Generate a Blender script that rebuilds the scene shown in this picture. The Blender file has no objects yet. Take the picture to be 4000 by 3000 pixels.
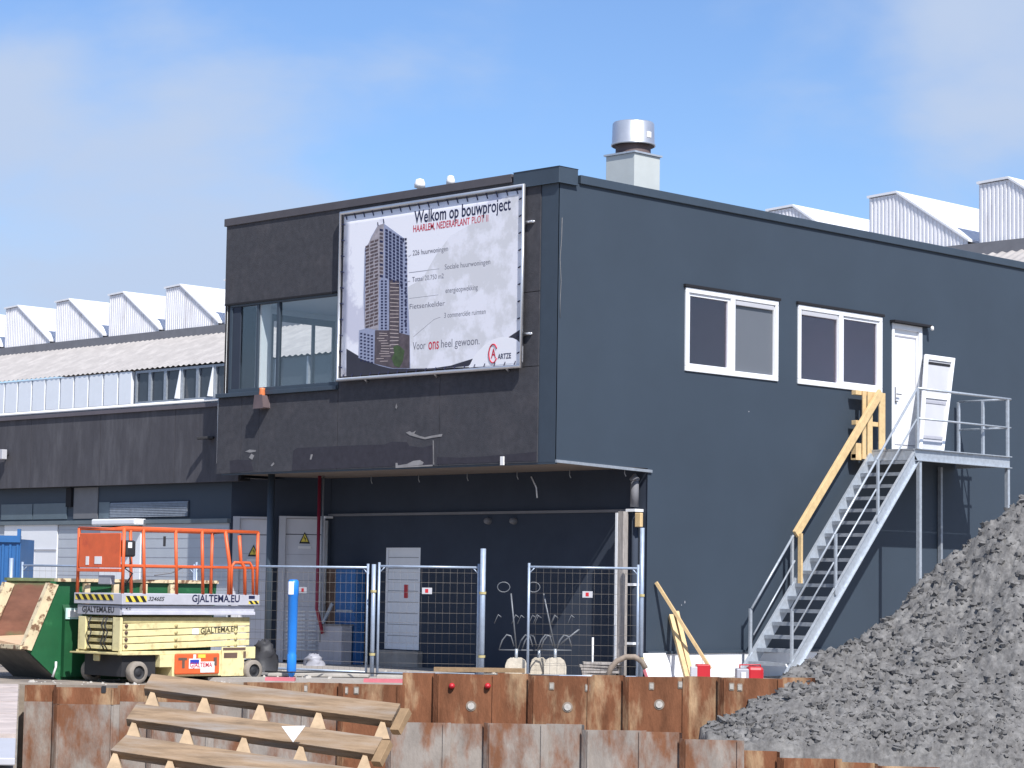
import bpy, math, random
from mathutils import Vector, Matrix, noise
rnd = random.Random(7)
V = Vector
rad = math.radians
# ------------------------------------------------------------ camera, sky, sun, exposure
scene = bpy.context.scene
COL = scene.collection
FPX, YAW, PITCH, ROLL = 9138.08, rad(44.83617), rad(4.88415), rad(.8801)
CAM = V((-26.3709, -25.2449, 1.5))
FW = V((math.cos(YAW)*math.cos(PITCH), math.sin(YAW)*math.cos(PITCH), math.sin(PITCH)))
_r = V((math.sin(YAW), -math.cos(YAW), 0)); _u = _r.cross(FW)
CR = _r*math.cos(ROLL) + _u*math.sin(ROLL)
CU = -_r*math.sin(ROLL) + _u*math.cos(ROLL)
F0 = V((math.cos(YAW), math.sin(YAW), 0)); R0 = _r.copy()
cd = bpy.data.cameras.new('camera'); cam = bpy.data.objects.new('camera', cd); COL.objects.link(cam)
M = Matrix((CR, CU, -FW)).transposed().to_4x4(); M.translation = CAM
cam.matrix_world = M
cd.sensor_width = 36; cd.lens = 36*FPX/4000; cd.clip_start = .1; cd.clip_end = 6000
scene.camera = cam
SUN = V((.53, 1.3, -1.58)).normalized()
sl = bpy.data.lights.new('sun', 'SUN'); sl.energy = 4.8; sl.angle = rad(.53); sl.color = (1, .97, .93)
so = bpy.data.objects.new('sun', sl); COL.objects.link(so); so.rotation_euler = SUN.to_track_quat('-Z', 'Y').to_euler(); so.location = (0, 0, 40)
w = bpy.data.worlds.new('World'); scene.world = w; w.use_nodes = True
nt = w.node_tree; N = nt.nodes; Lk = nt.links; N.clear()
sky = N.new('ShaderNodeTexSky'); sky.sky_type = 'NISHITA'; sky.sun_disc = False
sky.sun_elevation = math.asin(-SUN.z); sky.sun_rotation = math.atan2(-SUN.x, -SUN.y)
sky.air_density = 1.1; sky.dust_density = .6; sky.ozone_density = 2.2
tc = N.new('ShaderNodeTexCoord')
mp = N.new('ShaderNodeMapping'); mp.inputs['Scale'].default_value = (3.1, 3.1, 6.2); mp.inputs['Location'].default_value = (.3, 5.1, 2.)
Lk.new(tc.outputs['Generated'], mp.inputs[0])
nz = N.new('ShaderNodeTexNoise'); nz.inputs['Scale'].default_value = 2.3; nz.inputs['Detail'].default_value = 7; nz.inputs['Roughness'].default_value = .52
nz.inputs['Distortion'].default_value = .25
Lk.new(mp.outputs[0], nz.inputs['Vector'])
# cloud bank thickens away from the right of the view
def dotn(vec):
    d = N.new('ShaderNodeVectorMath'); d.operation = 'DOT_PRODUCT'; d.inputs[1].default_value = vec
    Lk.new(tc.outputs['Generated'], d.inputs[0]); return d.outputs['Value']
def mrange(sock, a, b, c, d, smooth=True):
    m = N.new('ShaderNodeMapRange'); m.inputs[1].default_value = a; m.inputs[2].default_value = b
    m.inputs[3].default_value = c; m.inputs[4].default_value = d
    if smooth: m.interpolation_type = 'SMOOTHSTEP'
    Lk.new(sock, m.inputs[0]); return m.outputs[0]
def mth(op, a, b):
    m = N.new('ShaderNodeMath'); m.operation = op
    for i, s in enumerate((a, b)):
        if isinstance(s, (int, float)): m.inputs[i].default_value = s
        else: Lk.new(s, m.inputs[i])
    return m.outputs[0]
def pdir(px, py): return tuple((FW + CR*((px-2000)/FPX) - CU*((py-1500)/FPX)).normalized())
def blob(px, py, r0, r1, amt): return mrange(dotn(pdir(px, py)), math.cos(rad(r0)), math.cos(rad(r1)), 0, amt)
dens = nz.outputs['Fac']
for q in ((450, 850, 6.5, .5, .29), (1150, 720, 4.5, .3, .15), (-250, 200, 4, .3, .22), (4050, 200, 4.6, .4, .24), (1750, 150, 2.2, .1, .12)): dens = mth('ADD', dens, blob(*q))
far_ = mrange(dotn(tuple(F0)), -.2, .86, .16, -.07)
dens = mth('ADD', dens, far_)
dens = mth('ADD', dens, mrange(dotn((0, 0, 1)), .03, .2, .07, 0))
cf = mrange(dens, .44, .86, 0, .95)
bgs = N.new('ShaderNodeBackground'); bgs.inputs[1].default_value = .11
bgc = N.new('ShaderNodeBackground'); bgc.inputs[0].default_value = (.49, .595, .79, 1); bgc.inputs[1].default_value = .90
tint = N.new('ShaderNodeMix'); tint.data_type = 'RGBA'; tint.blend_type = 'MULTIPLY'; tint.inputs['Factor'].default_value = 1; tint.inputs['B'].default_value = (.80, .95, 1.22, 1)
Lk.new(sky.outputs[0], tint.inputs['A']); Lk.new(tint.outputs['Result'], bgs.inputs[0])
mxs = N.new('ShaderNodeMixShader'); wo = N.new('ShaderNodeOutputWorld')
Lk.new(cf, mxs.inputs[0]); Lk.new(bgs.outputs[0], mxs.inputs[1]); Lk.new(bgc.outputs[0], mxs.inputs[2]); Lk.new(mxs.outputs[0], wo.inputs[0])
vs = scene.view_settings; vs.view_transform = 'Standard'; vs.look = 'None'; vs.exposure = .25; vs.gamma = 1
scene.render.engine = 'CYCLES'

# ------------------------------------------------------------ helpers
def ray(px, py): return FW + CR*((px-2000)/FPX) - CU*((py-1500)/FPX)
def RX(px, py, x=0.): d = ray(px, py); return CAM + d*((x-CAM.x)/d.x)
def RY(px, py, y=0.): d = ray(px, py); return CAM + d*((y-CAM.y)/d.y)
def RD(px, py, D): d = ray(px, py); return CAM + d*(D/d.dot(F0))
def RZ(px, py, z=0.): d = ray(px, py); return CAM + d*((z-CAM.z)/d.z)
def CW(a, D, z=0.): return V((CAM.x, CAM.y, 0)) + R0*a + F0*D + V((0, 0, z))
def AD(p): q = p-CAM; return q.dot(R0), q.dot(F0)
ROOT = {}
def props(o, label=None, cat=None, group=None, kind=None):
    if label: o['label'] = label
    if cat: o['category'] = cat
    if group: o['group'] = group
    if kind: o['kind'] = kind
    return o
def thing(name, label, cat, loc=(0, 0, 0), rz=0., group=None):
    o = bpy.data.objects.new(name, None); COL.objects.link(o); o.empty_display_size = .2
    o.location = loc; o.rotation_euler = (0, 0, rz)
    ROOT[o.name] = Matrix.Translation(V(loc)) @ Matrix.Rotation(rz, 4, 'Z')
    return props(o, label, cat, group)
class MB:
    def __init__(s): s.v = []; s.f = []; s.s = []
    def add(s, vs_, fs, smooth=False):
        b = len(s.v); s.v += [V(q) for q in vs_]
        for f in fs: s.f.append(tuple(b+i for i in f)); s.s.append(smooth)
        return s
    def hexa(s, p): # 0-3 bottom ring, 4-7 top ring
        return s.add(p, [(0, 3, 2, 1), (4, 5, 6, 7), (0, 1, 5, 4), (1, 2, 6, 5), (2, 3, 7, 6), (3, 0, 4, 7)])
    def box(s, x0, x1, y0, y1, z0, z1):
        if x0 > x1: x0, x1 = x1, x0
        if y0 > y1: y0, y1 = y1, y0
        if z0 > z1: z0, z1 = z1, z0
        return s.hexa([(x0, y0, z0), (x1, y0, z0), (x1, y1, z0), (x0, y1, z0), (x0, y0, z1), (x1, y0, z1), (x1, y1, z1), (x0, y1, z1)])
    def frame(s, o, ax, ay, az): # oriented box: corner and three edge vectors
        o, ax, ay, az = V(o), V(ax), V(ay), V(az)
        if ax.cross(ay).dot(az) < 0: ax, ay = ay, ax
        return s.hexa([o, o+ax, o+ax+ay, o+ay, o+az, o+ax+az, o+ax+ay+az, o+ay+az])
    def bar(s, p, q, w_, h_, up=(0, 0, 1)):
        p, q = V(p), V(q); d = (q-p).normalized(); a = d.cross(V(up))
        if a.length < 1e-4: a = d.cross(V((1, 0, 0)))
        a = a.normalized()*w_; b = a.cross(d).normalized()*h_
        return s.frame(p-a/2-b/2, q-p, a, b)
    def tube(s, p, q, r, n=10, r2=None):
        return s.path([p, q], r, n, [r, r if r2 is None else r2])
    def path(s, pts, r, n=8, rr=None, closed=False):
        pts = [V(p) for p in pts]; m = len(pts); rings = []
        up = None
        for i, p in enumerate(pts):
            if closed: d = (pts[(i+1) % m]-pts[i-1]).normalized()
            elif i == 0: d = (pts[1]-p).normalized()
            elif i == m-1: d = (p-pts[-2]).normalized()
            else: d = ((pts[i+1]-p).normalized()+(p-pts[i-1]).normalized()).normalized()
            if up is None:
                up = d.cross(V((0, 0, 1)))
                if up.length < 1e-3: up = d.cross(V((1, 0, 0)))
            a = (up-d*up.dot(d)).normalized(); up = a; b = d.cross(a)
            R = rr[i] if rr else r
            rings.append([p+(a*math.cos(2*math.pi*k/n)+b*math.sin(2*math.pi*k/n))*R for k in range(n)])
        vs_ = [q for ring in rings for q in ring]; fs = []
        for i in range(m if closed else m-1):
            j = (i+1) % m
            for k in range(n): fs.append((i*n+k, i*n+(k+1) % n, j*n+(k+1) % n, j*n+k))
        s.add(vs_, fs, True)
        if not closed:
            b = len(s.v)-m*n
            s.f.append(tuple(b+k for k in reversed(range(n)))); s.s.append(False)
            s.f.append(tuple(b+(m-1)*n+k for k in range(n))); s.s.append(False)
        return s
    def prism(s, poly, ext):
        poly = [V(p) for p in poly]; ext = V(ext); n = len(poly)
        nn = V((0, 0, 0))
        for i in range(n): nn += (poly[i]-poly[0]).cross(poly[(i+1) % n]-poly[0])
        if nn.dot(ext) > 0: poly = poly[::-1]
        return s.add(poly+[p+ext for p in poly], [tuple(range(n)), tuple(reversed(range(n, 2*n)))]+[(i, n+i, n+(i+1) % n, (i+1) % n)[::-1] for i in range(n)][::1])
    def quad(s, a, b, c, d): return s.add([a, b, c, d], [(0, 1, 2, 3)])
    def poly(s, pts): return s.add(pts, [tuple(range(len(pts)))])
    def lathe(s, c, prof, n=24, axis=None):
        c = V(c); ax = V(axis).normalized() if axis else V((0, 0, 1))
        a = ax.cross(V((0, 1, 0)) if abs(ax.y) < .9 else V((1, 0, 0))).normalized(); b = ax.cross(a)
        vs_ = []; fs = []
        for r, z in prof:
            for k in range(n):
                t = 2*math.pi*k/n; vs_.append(c+ax*z+(a*math.cos(t)+b*math.sin(t))*r)
        for i in range(len(prof)-1):
            for k in range(n): fs.append((i*n+k, i*n+(k+1) % n, (i+1)*n+(k+1) % n, (i+1)*n+k))
        return s.add(vs_, fs, True)
    def build(s, name, m, parent=None, bevel=0., world=True, label=None, solid=0., fixn=False):
        me = bpy.data.meshes.new(name)
        vs_ = s.v
        if parent is not None and world:
            r = parent
            while r.parent is not None: r = r.parent
            inv = ROOT.get(r.name)
            if inv is not None: inv = inv.inverted(); vs_ = [inv @ q for q in vs_]
        me.from_pydata([tuple(q) for q in vs_], [], s.f); me.update()
        me.polygons.foreach_set('use_smooth', s.s)
        me.materials.append(m)
        o = bpy.data.objects.new(name, me); COL.objects.link(o)
        if parent is not None: o.parent = parent
        if fixn:
            import bmesh
            b = bmesh.new(); b.from_mesh(me); bmesh.ops.recalc_face_normals(b, faces=b.faces); b.to_mesh(me); b.free()
        if solid: md = o.modifiers.new('t', 'SOLIDIFY'); md.thickness = solid; md.offset = 0
        if bevel: md = o.modifiers.new('b', 'BEVEL'); md.width = bevel; md.segments = 2; md.limit_method = 'ANGLE'
        if label: o['label'] = label
        return o
# ---- materials
MATS = {}
def mat(name, col, rough=.7, metal=0., var=.12, vs_=3., bump=.0, bs=20., spec=.5, col2=None, thr=(.45, .62), s2=2., stretch=(1, 1, 1), trans=0., detail=6):
    if name in MATS: return MATS[name]
    m = bpy.data.materials.new(name); m.use_nodes = True; t = m.node_tree; n = t.nodes; L = t.links
    b = n['Principled BSDF']; b.inputs['Roughness'].default_value = rough; b.inputs['Metallic'].default_value = metal
    b.inputs['Specular IOR Level'].default_value = spec
    if trans: b.inputs['Transmission Weight'].default_value = trans; b.inputs['IOR'].default_value = 1.05
    tcn = n.new('ShaderNodeTexCoord'); mpn = n.new('ShaderNodeMapping'); mpn.inputs['Scale'].default_value = stretch
    L.new(tcn.outputs['Object'], mpn.inputs[0])
    base = None
    rgb = n.new('ShaderNodeRGB'); rgb.outputs[0].default_value = (*col, 1); base = rgb.outputs[0]
    if col2:
        z2 = n.new('ShaderNodeTexNoise'); z2.inputs['Scale'].default_value = s2; z2.inputs['Detail'].default_value = detail; z2.inputs['Roughness'].default_value = .62
        L.new(mpn.outputs[0], z2.inputs['Vector'])
        r2 = n.new('ShaderNodeMapRange'); r2.inputs[1].default_value = thr[0]; r2.inputs[2].default_value = thr[1]; L.new(z2.outputs['Fac'], r2.inputs[0])
        mx = n.new('ShaderNodeMix'); mx.data_type = 'RGBA'; mx.inputs['B'].default_value = (*col2, 1); L.new(base, mx.inputs['A']); L.new(r2.outputs[0], mx.inputs['Factor']); base = mx.outputs['Result']
    if var:
        z1 = n.new('ShaderNodeTexNoise'); z1.inputs['Scale'].default_value = vs_; z1.inputs['Detail'].default_value = 8; z1.inputs['Roughness'].default_value = .65
        L.new(mpn.outputs[0], z1.inputs['Vector'])
        r1 = n.new('ShaderNodeMapRange'); r1.inputs[1].default_value = .3; r1.inputs[2].default_value = .7; r1.inputs[3].default_value = 1-var; r1.inputs[4].default_value = 1+var
        L.new(z1.outputs['Fac'], r1.inputs[0])
        mm = n.new('ShaderNodeVectorMath'); mm.operation = 'SCALE'; L.new(base, mm.inputs[0]); L.new(r1.outputs[0], mm.inputs['Scale']); base = mm.outputs[0]
    L.new(base, b.inputs['Base Color'])
    if bump:
        z3 = n.new('ShaderNodeTexNoise'); z3.inputs['Scale'].default_value = bs; z3.inputs['Detail'].default_value = 5
        L.new(mpn.outputs[0], z3.inputs['Vector'])
        bp = n.new('ShaderNodeBump'); bp.inputs['Strength'].default_value = bump; bp.inputs['Distance'].default_value = .02
        L.new(z3.outputs['Fac'], bp.inputs['Height']); L.new(bp.outputs[0], b.inputs['Normal'])
    MATS[name] = m; return m
bluewall = mat('blue_grey_cladding', (.036, .053, .076), .66, var=.09, vs_=.45, bump=.05, bs=.8)
bluetrim = mat('blue_grey_trim', (.042, .06, .083), .5, var=.08)
felt = mat('dark_felt_panel', (.066, .066, .075), .92, var=.16, vs_=9, bump=.25, bs=60, spec=.2, col2=(.088, .084, .092), thr=(.5, .75), s2=1.3)
felt2 = mat('weathered_fascia', (.082, .08, .09), .9, var=.16, vs_=7, bump=.2, bs=50, spec=.2, col2=(.15, .147, .158), thr=(.5, .85), s2=2.2, stretch=(1, 1, .25))
patch = mat('darker_paint_patch', (.048, .046, .058), .9, var=.15, vs_=8, spec=.2)
scuff = mat('scuffed_light_paint', (.26, .25, .25), .9, var=.3)
joint = mat('dark_joint', (.012, .012, .016), .9, var=0)
recess = mat('navy_recess_wall', (.052, .063, .086), .95, spec=.03, var=.08, vs_=1.5)
soffit = mat('soffit_board', (.23, .19, .165), .8, var=.15, vs_=2, col2=(.2, .15, .12), thr=(.55, .75))
pvc = mat('white_pvc', (.82, .83, .85), .35, var=.03)
greysheet = mat('pale_grey_panel', (.5, .5, .53), .5, var=.04)
glass = mat('dark_window_glass', (.06, .058, .075), .06, var=.05, vs_=.6, spec=.8)
glass2 = mat('grey_window_blind', (.13, .14, .16), .25, var=.05, vs_=.6)
darkglass = mat('clerestory_glass', (.05, .06, .075), .12, var=.1)
clear = mat('clear_glass', (.62, .74, .76), .0, var=0, trans=1.)
alu = mat('aluminium', (.62, .63, .66), .38, .75, var=.08)
galv = mat('galvanised_steel', (.44, .48, .53), .45, .35, var=.16, vs_=14, bump=.05)
galvd = mat('dull_galvanised_steel', (.34, .37, .41), .5, .35, var=.18, vs_=12)
whitemetal = mat('white_painted_metal', (.78, .78, .8), .45, var=.05, col2=(.55, .52, .5), thr=(.58, .82), s2=3, stretch=(1, 1, .3))
siding = mat('weathered_white_siding', (.82, .81, .83), .6, var=.1, vs_=5, col2=(.5, .47, .47), thr=(.56, .8), s2=2.2, stretch=(1, 1.6, .22))
corr = mat('fibre_cement_sheet', (.36, .335, .32), .85, var=.1, vs_=3, col2=(.44, .41, .39), thr=(.45, .7))
gutter = mat('grey_gutter', (.17, .17, .185), .7, var=.1)
concrete = mat('concrete', (.42, .39, .35), .9, var=.15, vs_=5, bump=.3, bs=30)
paving = mat('concrete_paving', (.36, .33, .3), .9, var=.18, vs_=4, bump=.2, bs=20, col2=(.25, .23, .21), thr=(.5, .7))
earth = mat('sandy_ground', (.3, .25, .2), .95, var=.25, vs_=2, bump=.5, bs=8, col2=(.2, .17, .15), thr=(.5, .65), s2=.7)
rust = mat('rusty_steel', (.2, .083, .042), .88, var=.36, vs_=2.6, bump=.4, bs=22, col2=(.4, .27, .16), thr=(.5, .66), s2=1.5, stretch=(1.8, 1.8, .6), spec=.2)
mud = mat('mud_coated_steel', (.21, .095, .052), .9, var=.2, vs_=3, bump=.4, bs=18, col2=(.3, .265, .235), thr=(.39, .56), s2=1.7, stretch=(1.4, 1.4, .6), spec=.2, detail=9)
timber = mat('sawn_timber', (.30, .195, .105), .75, var=.22, vs_=7, bump=.2, bs=30, stretch=(1, 1, 1))
timberl = mat('pale_timber', (.66, .47, .24), .75, var=.16, vs_=9)
timberw = mat('weathered_timber', (.34, .31, .29), .9, var=.3, vs_=9, bump=.3, bs=30, stretch=(3, 3, .4))
orange = mat('orange_paint', (.72, .125, .035), .45, var=.1, vs_=6, col2=(.55, .08, .03), thr=(.58, .75), s2=4)
cream = mat('cream_paint', (.78, .68, .36), .5, var=.1, vs_=5, col2=(.5, .4, .2), thr=(.54, .72), s2=6)
creamd = mat('cream_paint_greasy', (.5, .42, .2), .6, var=.2, vs_=9)
greyp = mat('grey_paint', (.36, .36, .4), .5, var=.1, vs_=6)
greypl = mat('light_grey_paint', (.47, .47, .52), .5, var=.08, vs_=6)
black = mat('black_rubber', (.022, .022, .026), .7, var=.2)
navyt = mat('navy_print', (.012, .015, .06), .6, var=0)
blackt = mat('black_print', (.012, .012, .015), .6, var=0)
redt = mat('red_print', (.55, .02, .05), .6, var=0)
yellow = mat('yellow_paint', (.8, .62, .08), .5, var=.08)
tyre = mat('dusty_tyre', (.27, .235, .2), .9, var=.2, vs_=12)
skipg = mat('green_skip_paint', (.014, .105, .04), .45, var=.15, vs_=3, col2=(.05, .2, .08), thr=(.6, .8), s2=3)
skipgw = mat('worn_green_skip_paint', (.02, .12, .045), .6, var=.2, vs_=3, col2=(.17, .08, .045), thr=(.5, .62), s2=2.5)
skiprust = mat('rusty_skip_inside', (.2, .09, .06), .85, var=.25, vs_=4, col2=(.13, .17, .08), thr=(.52, .66), s2=1.6, stretch=(.6, .6, 1.6))
skipcream = mat('peeling_cream_rim', (.68, .56, .36), .7, var=.15, vs_=6, col2=(.2, .11, .06), thr=(.52, .6), s2=7)
skipdark = mat('shade_toned_skip_underside', (.09, .085, .075), .85, var=.3, vs_=5)  # shade of the down-facing end plate is put into this dark colour
sandfill = mat('peach_sand', (.62, .42, .27), .95, var=.1, vs_=10, bump=.5)
blue = mat('blue_plastic', (.02, .22, .72), .35, var=.08)
blue2 = mat('blue_container_paint', (.03, .13, .34), .45, var=.12)
redp = mat('red_plastic', (.5, .02, .03), .4, var=.1)
redpipe = mat('dark_red_pipe', (.24, .015, .04), .4, var=.05)
gravel = mat('grey_clay', (.148, .143, .14), .95, var=.34, vs_=12, bump=.5, bs=24, col2=(.2, .194, .188), thr=(.45, .65), s2=3.4, spec=.1)
plastic = mat('black_plastic_bag', (.04, .04, .045), .6, var=.3)
hosem = mat('muddy_hose', (.25, .2, .16), .8, var=.3, vs_=9)
paper = mat('white_paper', (.82, .81, .8), .7, var=.04)
orangecap = mat('orange_lamp_cap', (.75, .22, .08), .5, var=.05)
ply = mat('brown_plywood', (.13, .08, .06), .8, var=.15)
skylav = mat('banner_base', (.84, .84, .9), .6, var=.0, col2=(.6, .6, .7), thr=(.54, .6), s2=.8, detail=6)
bnavy = mat('banner_dark', (.03, .03, .045), .6, var=.1)
bgrey = mat('banner_tower_grey', (.3, .33, .46), .6, var=.15, vs_=8)
bdark = mat('banner_tower_dark', (.09, .07, .08), .6, var=.4, vs_=8)
bbrown = mat('banner_tower_red', (.1, .07, .075), .6, var=.4, vs_=9)
bgreen = mat('banner_tree_green', (.05, .085, .03), .6, var=.4, vs_=9)
bline = mat('banner_grey_text', (.13, .13, .17), .6, var=0)

def seethrough(m, f=.1, tintc=(.92, .945, .95)):
    t = m.node_tree; n = t.nodes; o = [x for x in n if x.type == 'OUTPUT_MATERIAL'][0]
    tr_ = n.new('ShaderNodeBsdfTransparent'); tr_.inputs[0].default_value = (*tintc, 1); gl = n.new('ShaderNodeBsdfGlossy'); gl.inputs['Roughness'].default_value = .02
    mx = n.new('ShaderNodeMixShader'); mx.inputs[0].default_value = f
    t.links.new(tr_.outputs[0], mx.inputs[1]); t.links.new(gl.outputs[0], mx.inputs[2]); t.links.new(mx.outputs[0], o.inputs[0])
seethrough(clear)
def text(s, wdt, hgt, org, xd, yd, m, parent, name='lettering', bold=0., shear=0.):
    cu = bpy.data.curves.new(name, 'FONT'); cu.body = s; cu.size = 1; cu.offset = bold; cu.shear = shear; cu.resolution_u = 3
    to = bpy.data.objects.new('t', cu); COL.objects.link(to)
    dg = bpy.context.evaluated_depsgraph_get(); me = bpy.data.meshes.new_from_object(to.evaluated_get(dg))
    bpy.data.objects.remove(to)
    xs = [v.co.x for v in me.vertices]; ys = [v.co.y for v in me.vertices]
    x0, x1, y1 = min(xs), max(xs), max(ys)
    xd = V(xd).normalized(); yd = V(yd).normalized(); org = V(org)
    sx = wdt/(x1-x0); sy = hgt/y1
    r = parent
    while r.parent is not None: r = r.parent
    inv = ROOT[r.name].inverted() if r.name in ROOT else Matrix()
    for v in me.vertices:
        v.co = inv @ (org+xd*((v.co.x-x0)*sx)+yd*(v.co.y*sy))
    me.materials.clear(); me.materials.append(m); me.name = name
    o = bpy.data.objects.new(name, me); COL.objects.link(o); o.parent = parent
    return o

# ------------------------------------------------------------ ground, pit, mound
g = MB()
Z0, ZN, ZP = -.07, -.6, -4.2
LP = []
def c3(a, D, z): return CW(a, D, z)
g.poly([c3(-900, 34.45, Z0), c3(900, 34.45, Z0), c3(900, 3000, Z0), c3(-900, 3000, Z0)])
g.poly([c3(-900, -40, Z0), c3(-3.73, -40, Z0), c3(-3.73, 18, Z0), c3(-7.13, 34.45, Z0), c3(-900, 34.45, Z0)])
g.poly([c3(-3.73, -40, ZN), c3(900, -40, ZN), c3(900, 21.4, ZN), c3(-4.43, 21.4, ZN), c3(-3.73, 18, ZN)])
g.poly([c3(-4.43, 21.4, ZP), c3(900, 21.4, ZP), c3(900, 34.45, ZP), c3(-7.13, 34.45, ZP)])
g.quad(c3(-7.13, 34.45, ZP), c3(-7.13, 34.45, Z0), c3(-4.43, 21.4, Z0), c3(-4.43, 21.4, ZP))
g.quad(c3(-4.43, 21.4, ZP), c3(-4.43, 21.4, ZN), c3(900, 21.4, ZN), c3(900, 21.4, ZP))
g.quad(c3(-4.43, 21.4, ZN), c3(-4.43, 21.4, Z0), c3(-3.73, 18, Z0), c3(-3.73, 18, ZN))
g.quad(c3(-3.73, 18, ZN), c3(-3.73, 18, Z0), c3(-3.73, -40, Z0), c3(-3.73, -40, ZN))
g.quad(c3(-7.13, 34.45, ZP), c3(900, 34.45, ZP), c3(900, 34.45, Z0), c3(-7.13, 34.45, Z0))
props(g.build('ground', earth), kind='structure')
pv = MB(); pv.prism([c3(-4.6, 36.2, -.2), c3(6, 36.2, -.2), c3(12, 60, -.2), c3(-9, 50, -.2)], V((0, 0, .2)))
props(pv.build('pavement', paving, fixn=True), kind='structure')

# mound of clay: height field over (a, D)
def mound_top(a):
    pts = [(2.75, -.55), (3.28, -.30), (4.05, .22), (4.9, .66), (5.7, 1.05), (6.35, 1.66), (7.06, 2.18), (7.4, 2.56), (7.95, 2.95), (8.8, 3.4), (10.5, 3.7), (13, 3.0)]
    if a <= pts[0][0]: return -3
    for (a0, z0), (a1, z1) in zip(pts, pts[1:]):
        if a <= a1: return z0+(z1-z0)*(a-a0)/(a1-a0)
    return -3
md = MB(); A0, A1, D0, D1 = 2.4, 10.2, 32.2, 38.6; st = .032
na, nd = int((A1-A0)/st), int((D1-D0)/st)
hv = []
for j in range(nd+1):
    for i in range(na+1):
        a = A0+i*st*(1 if i*st < 6 else 1) ; D = D0+j*st
        Dr = min(36.3, 33.5+.8*max(0, a-3))
        t = mound_top(a+.15*noise.noise(V((a*.8, D*.8, 3))))
        foot = -.55-.085*(a-3)
        q = V((a, D, 0))
        if a < 2.75: z = foot-(2.75-a)*2.5-.4*abs(D-33)
        elif D < Dr: f = max(0, (D-32.35)/(Dr-32.35)); z = foot+(max(t, foot)-foot)*f**.92
        else: z = max(t, foot)-1.0*(math.sqrt((D-Dr)**2+.02)-.14)
        z += .12*noise.fractal(q*1.3+V((3, 1, 0)), 1, 2, 4)
        q = V((a, D*.75+z*.9, 0)); wq = V((noise.noise(q*3), noise.noise(q*3+V((9, 9, 9))), 0))*.35
        c = noise.voronoi((q+wq)*5.2)[0]; c2 = noise.voronoi((q+wq*1.4)*11.+V((5, 3, 0)))[0]
        amp = .55+.6*max(0, min(1, .5+1.4*noise.noise(q*.7+V((4, 4, 4)))))
        z += amp*(.16*min(.2, c[1]-c[0])+.30*min(.2, c2[1]-c2[0])-.07+.05*noise.noise(q*9))+.018*noise.noise(q*30)
        if j == 0: z -= .6
        # front foot: cut off where it ends behind the front piles
        z = max(z, -3.5)
        zz = z
        hv.append(CW(a, D, zz))
fs = []
for j in range(nd):
    for i in range(na):
        k = j*(na+1)+i
        if max(hv[k].z, hv[k+1].z, hv[k+na+1].z, hv[k+na+2].z) > -2.2: fs.append((k, k+1, k+na+2, k+na+1))
md.add(hv, fs, True)
def heap_z(a, D):
    i = (a-A0)/st; j = (D-D0)/st; i0, j0 = int(i), int(j)
    return hv[min(nd, j0)*(na+1)+min(na, i0)].z
for k in range(8500):
    a = rnd.uniform(2.8, 9.6); D = rnd.uniform(32.4, 36.9)
    z = heap_z(a, D)
    if z < -1: continue
    r_ = .009+.05*rnd.random()**3; c = CW(a, D, z+r_*.1)
    ax = V((rnd.gauss(0, 1), rnd.gauss(0, 1), rnd.gauss(0, .35))).normalized(); ay = ax.cross(V((rnd.gauss(0, .3), rnd.gauss(0, .3), 1))).normalized(); az = ax.cross(ay)
    n_ = 6; lo = []; hi = []
    for t in range(n_):
        f = rnd.uniform(.7, 1.25); u = ax*math.cos(t*math.pi/3)*1.5*f+ay*math.sin(t*math.pi/3)*f
        lo.append(c+u*r_-az*r_*.5); hi.append(c+u*r_*.75+az*r_*rnd.uniform(.3, .7))
    md.add(lo+hi, [tuple(range(n_)), tuple(range(2*n_-1, n_-1, -1))]+[(t, n_+t, n_+(t+1) % n_, (t+1) % n_) for t in range(n_)])
props(md.build('clay_heap', gravel), 'grey lumpy heap of excavated clay in front of the steel stairs', 'clay heap', kind='stuff')

# ------------------------------------------------------------ sheet piles
def pile(parent, a, Dp, zt, zb, wd, front, m, dpt=.12):
    """one pan of the wall: a thick folded sheet, front pans stand proud of back pans"""
    y = -dpt if front else 0.
    prof = [(-.035, -dpt/2), (.0, y), (wd, y), (wd+.035, -dpt/2)]
    if front: prof = [(-.04, -dpt/2), (.02, y), (wd-.02, y), (wd+.04, -dpt/2)]
    pr = [(a+x, Dp+y_) for x, y_ in prof]; th = .012
    n = len(pr); vs_ = []; fs = []; e = rnd.uniform(-.008, .008)
    for k, (x, y_) in enumerate(pr):
        w_ = e*(k-1.5)
        vs_ += [CW(x, y_-th, zb), CW(x, y_-th, zt+w_), CW(x, y_+th, zb), CW(x, y_+th, zt+w_)]
    for i in range(n-1):
        b, c = 4*i, 4*(i+1)
        fs += [(b, c, c+1, b+1), (b+2, b+3, c+3, c+2), (b+1, c+1, c+3, b+3)]
    fs += [(0, 1, 3, 2), (4*n-4, 4*n-2, 4*n-1, 4*n-3)]
    b = MB(); b.add(vs_, fs)
    if front:
        for x_ in (pr[1][0]+.03, pr[2][0]-.03): b.bar(CW(x_, Dp+y-.02, zb), CW(x_, Dp+y-.02, zt-.01), .028, .03, tuple(R0))
    return b.build('sheet_pile', m, parent)
wallA = thing('sheet_pile_wall', 'rusty brown steel sheet pile wall with round lifting holes, behind the lower muddy row', 'sheet pile wall', CW(-7, 34, 0))
DA = 34.1
x = -6.93; k = 0
def ztopA(x): return -.07 if x < -5.9 else -.03 if x < -3.6 else .03 if x < -1.6 else .2
segs = []
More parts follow.
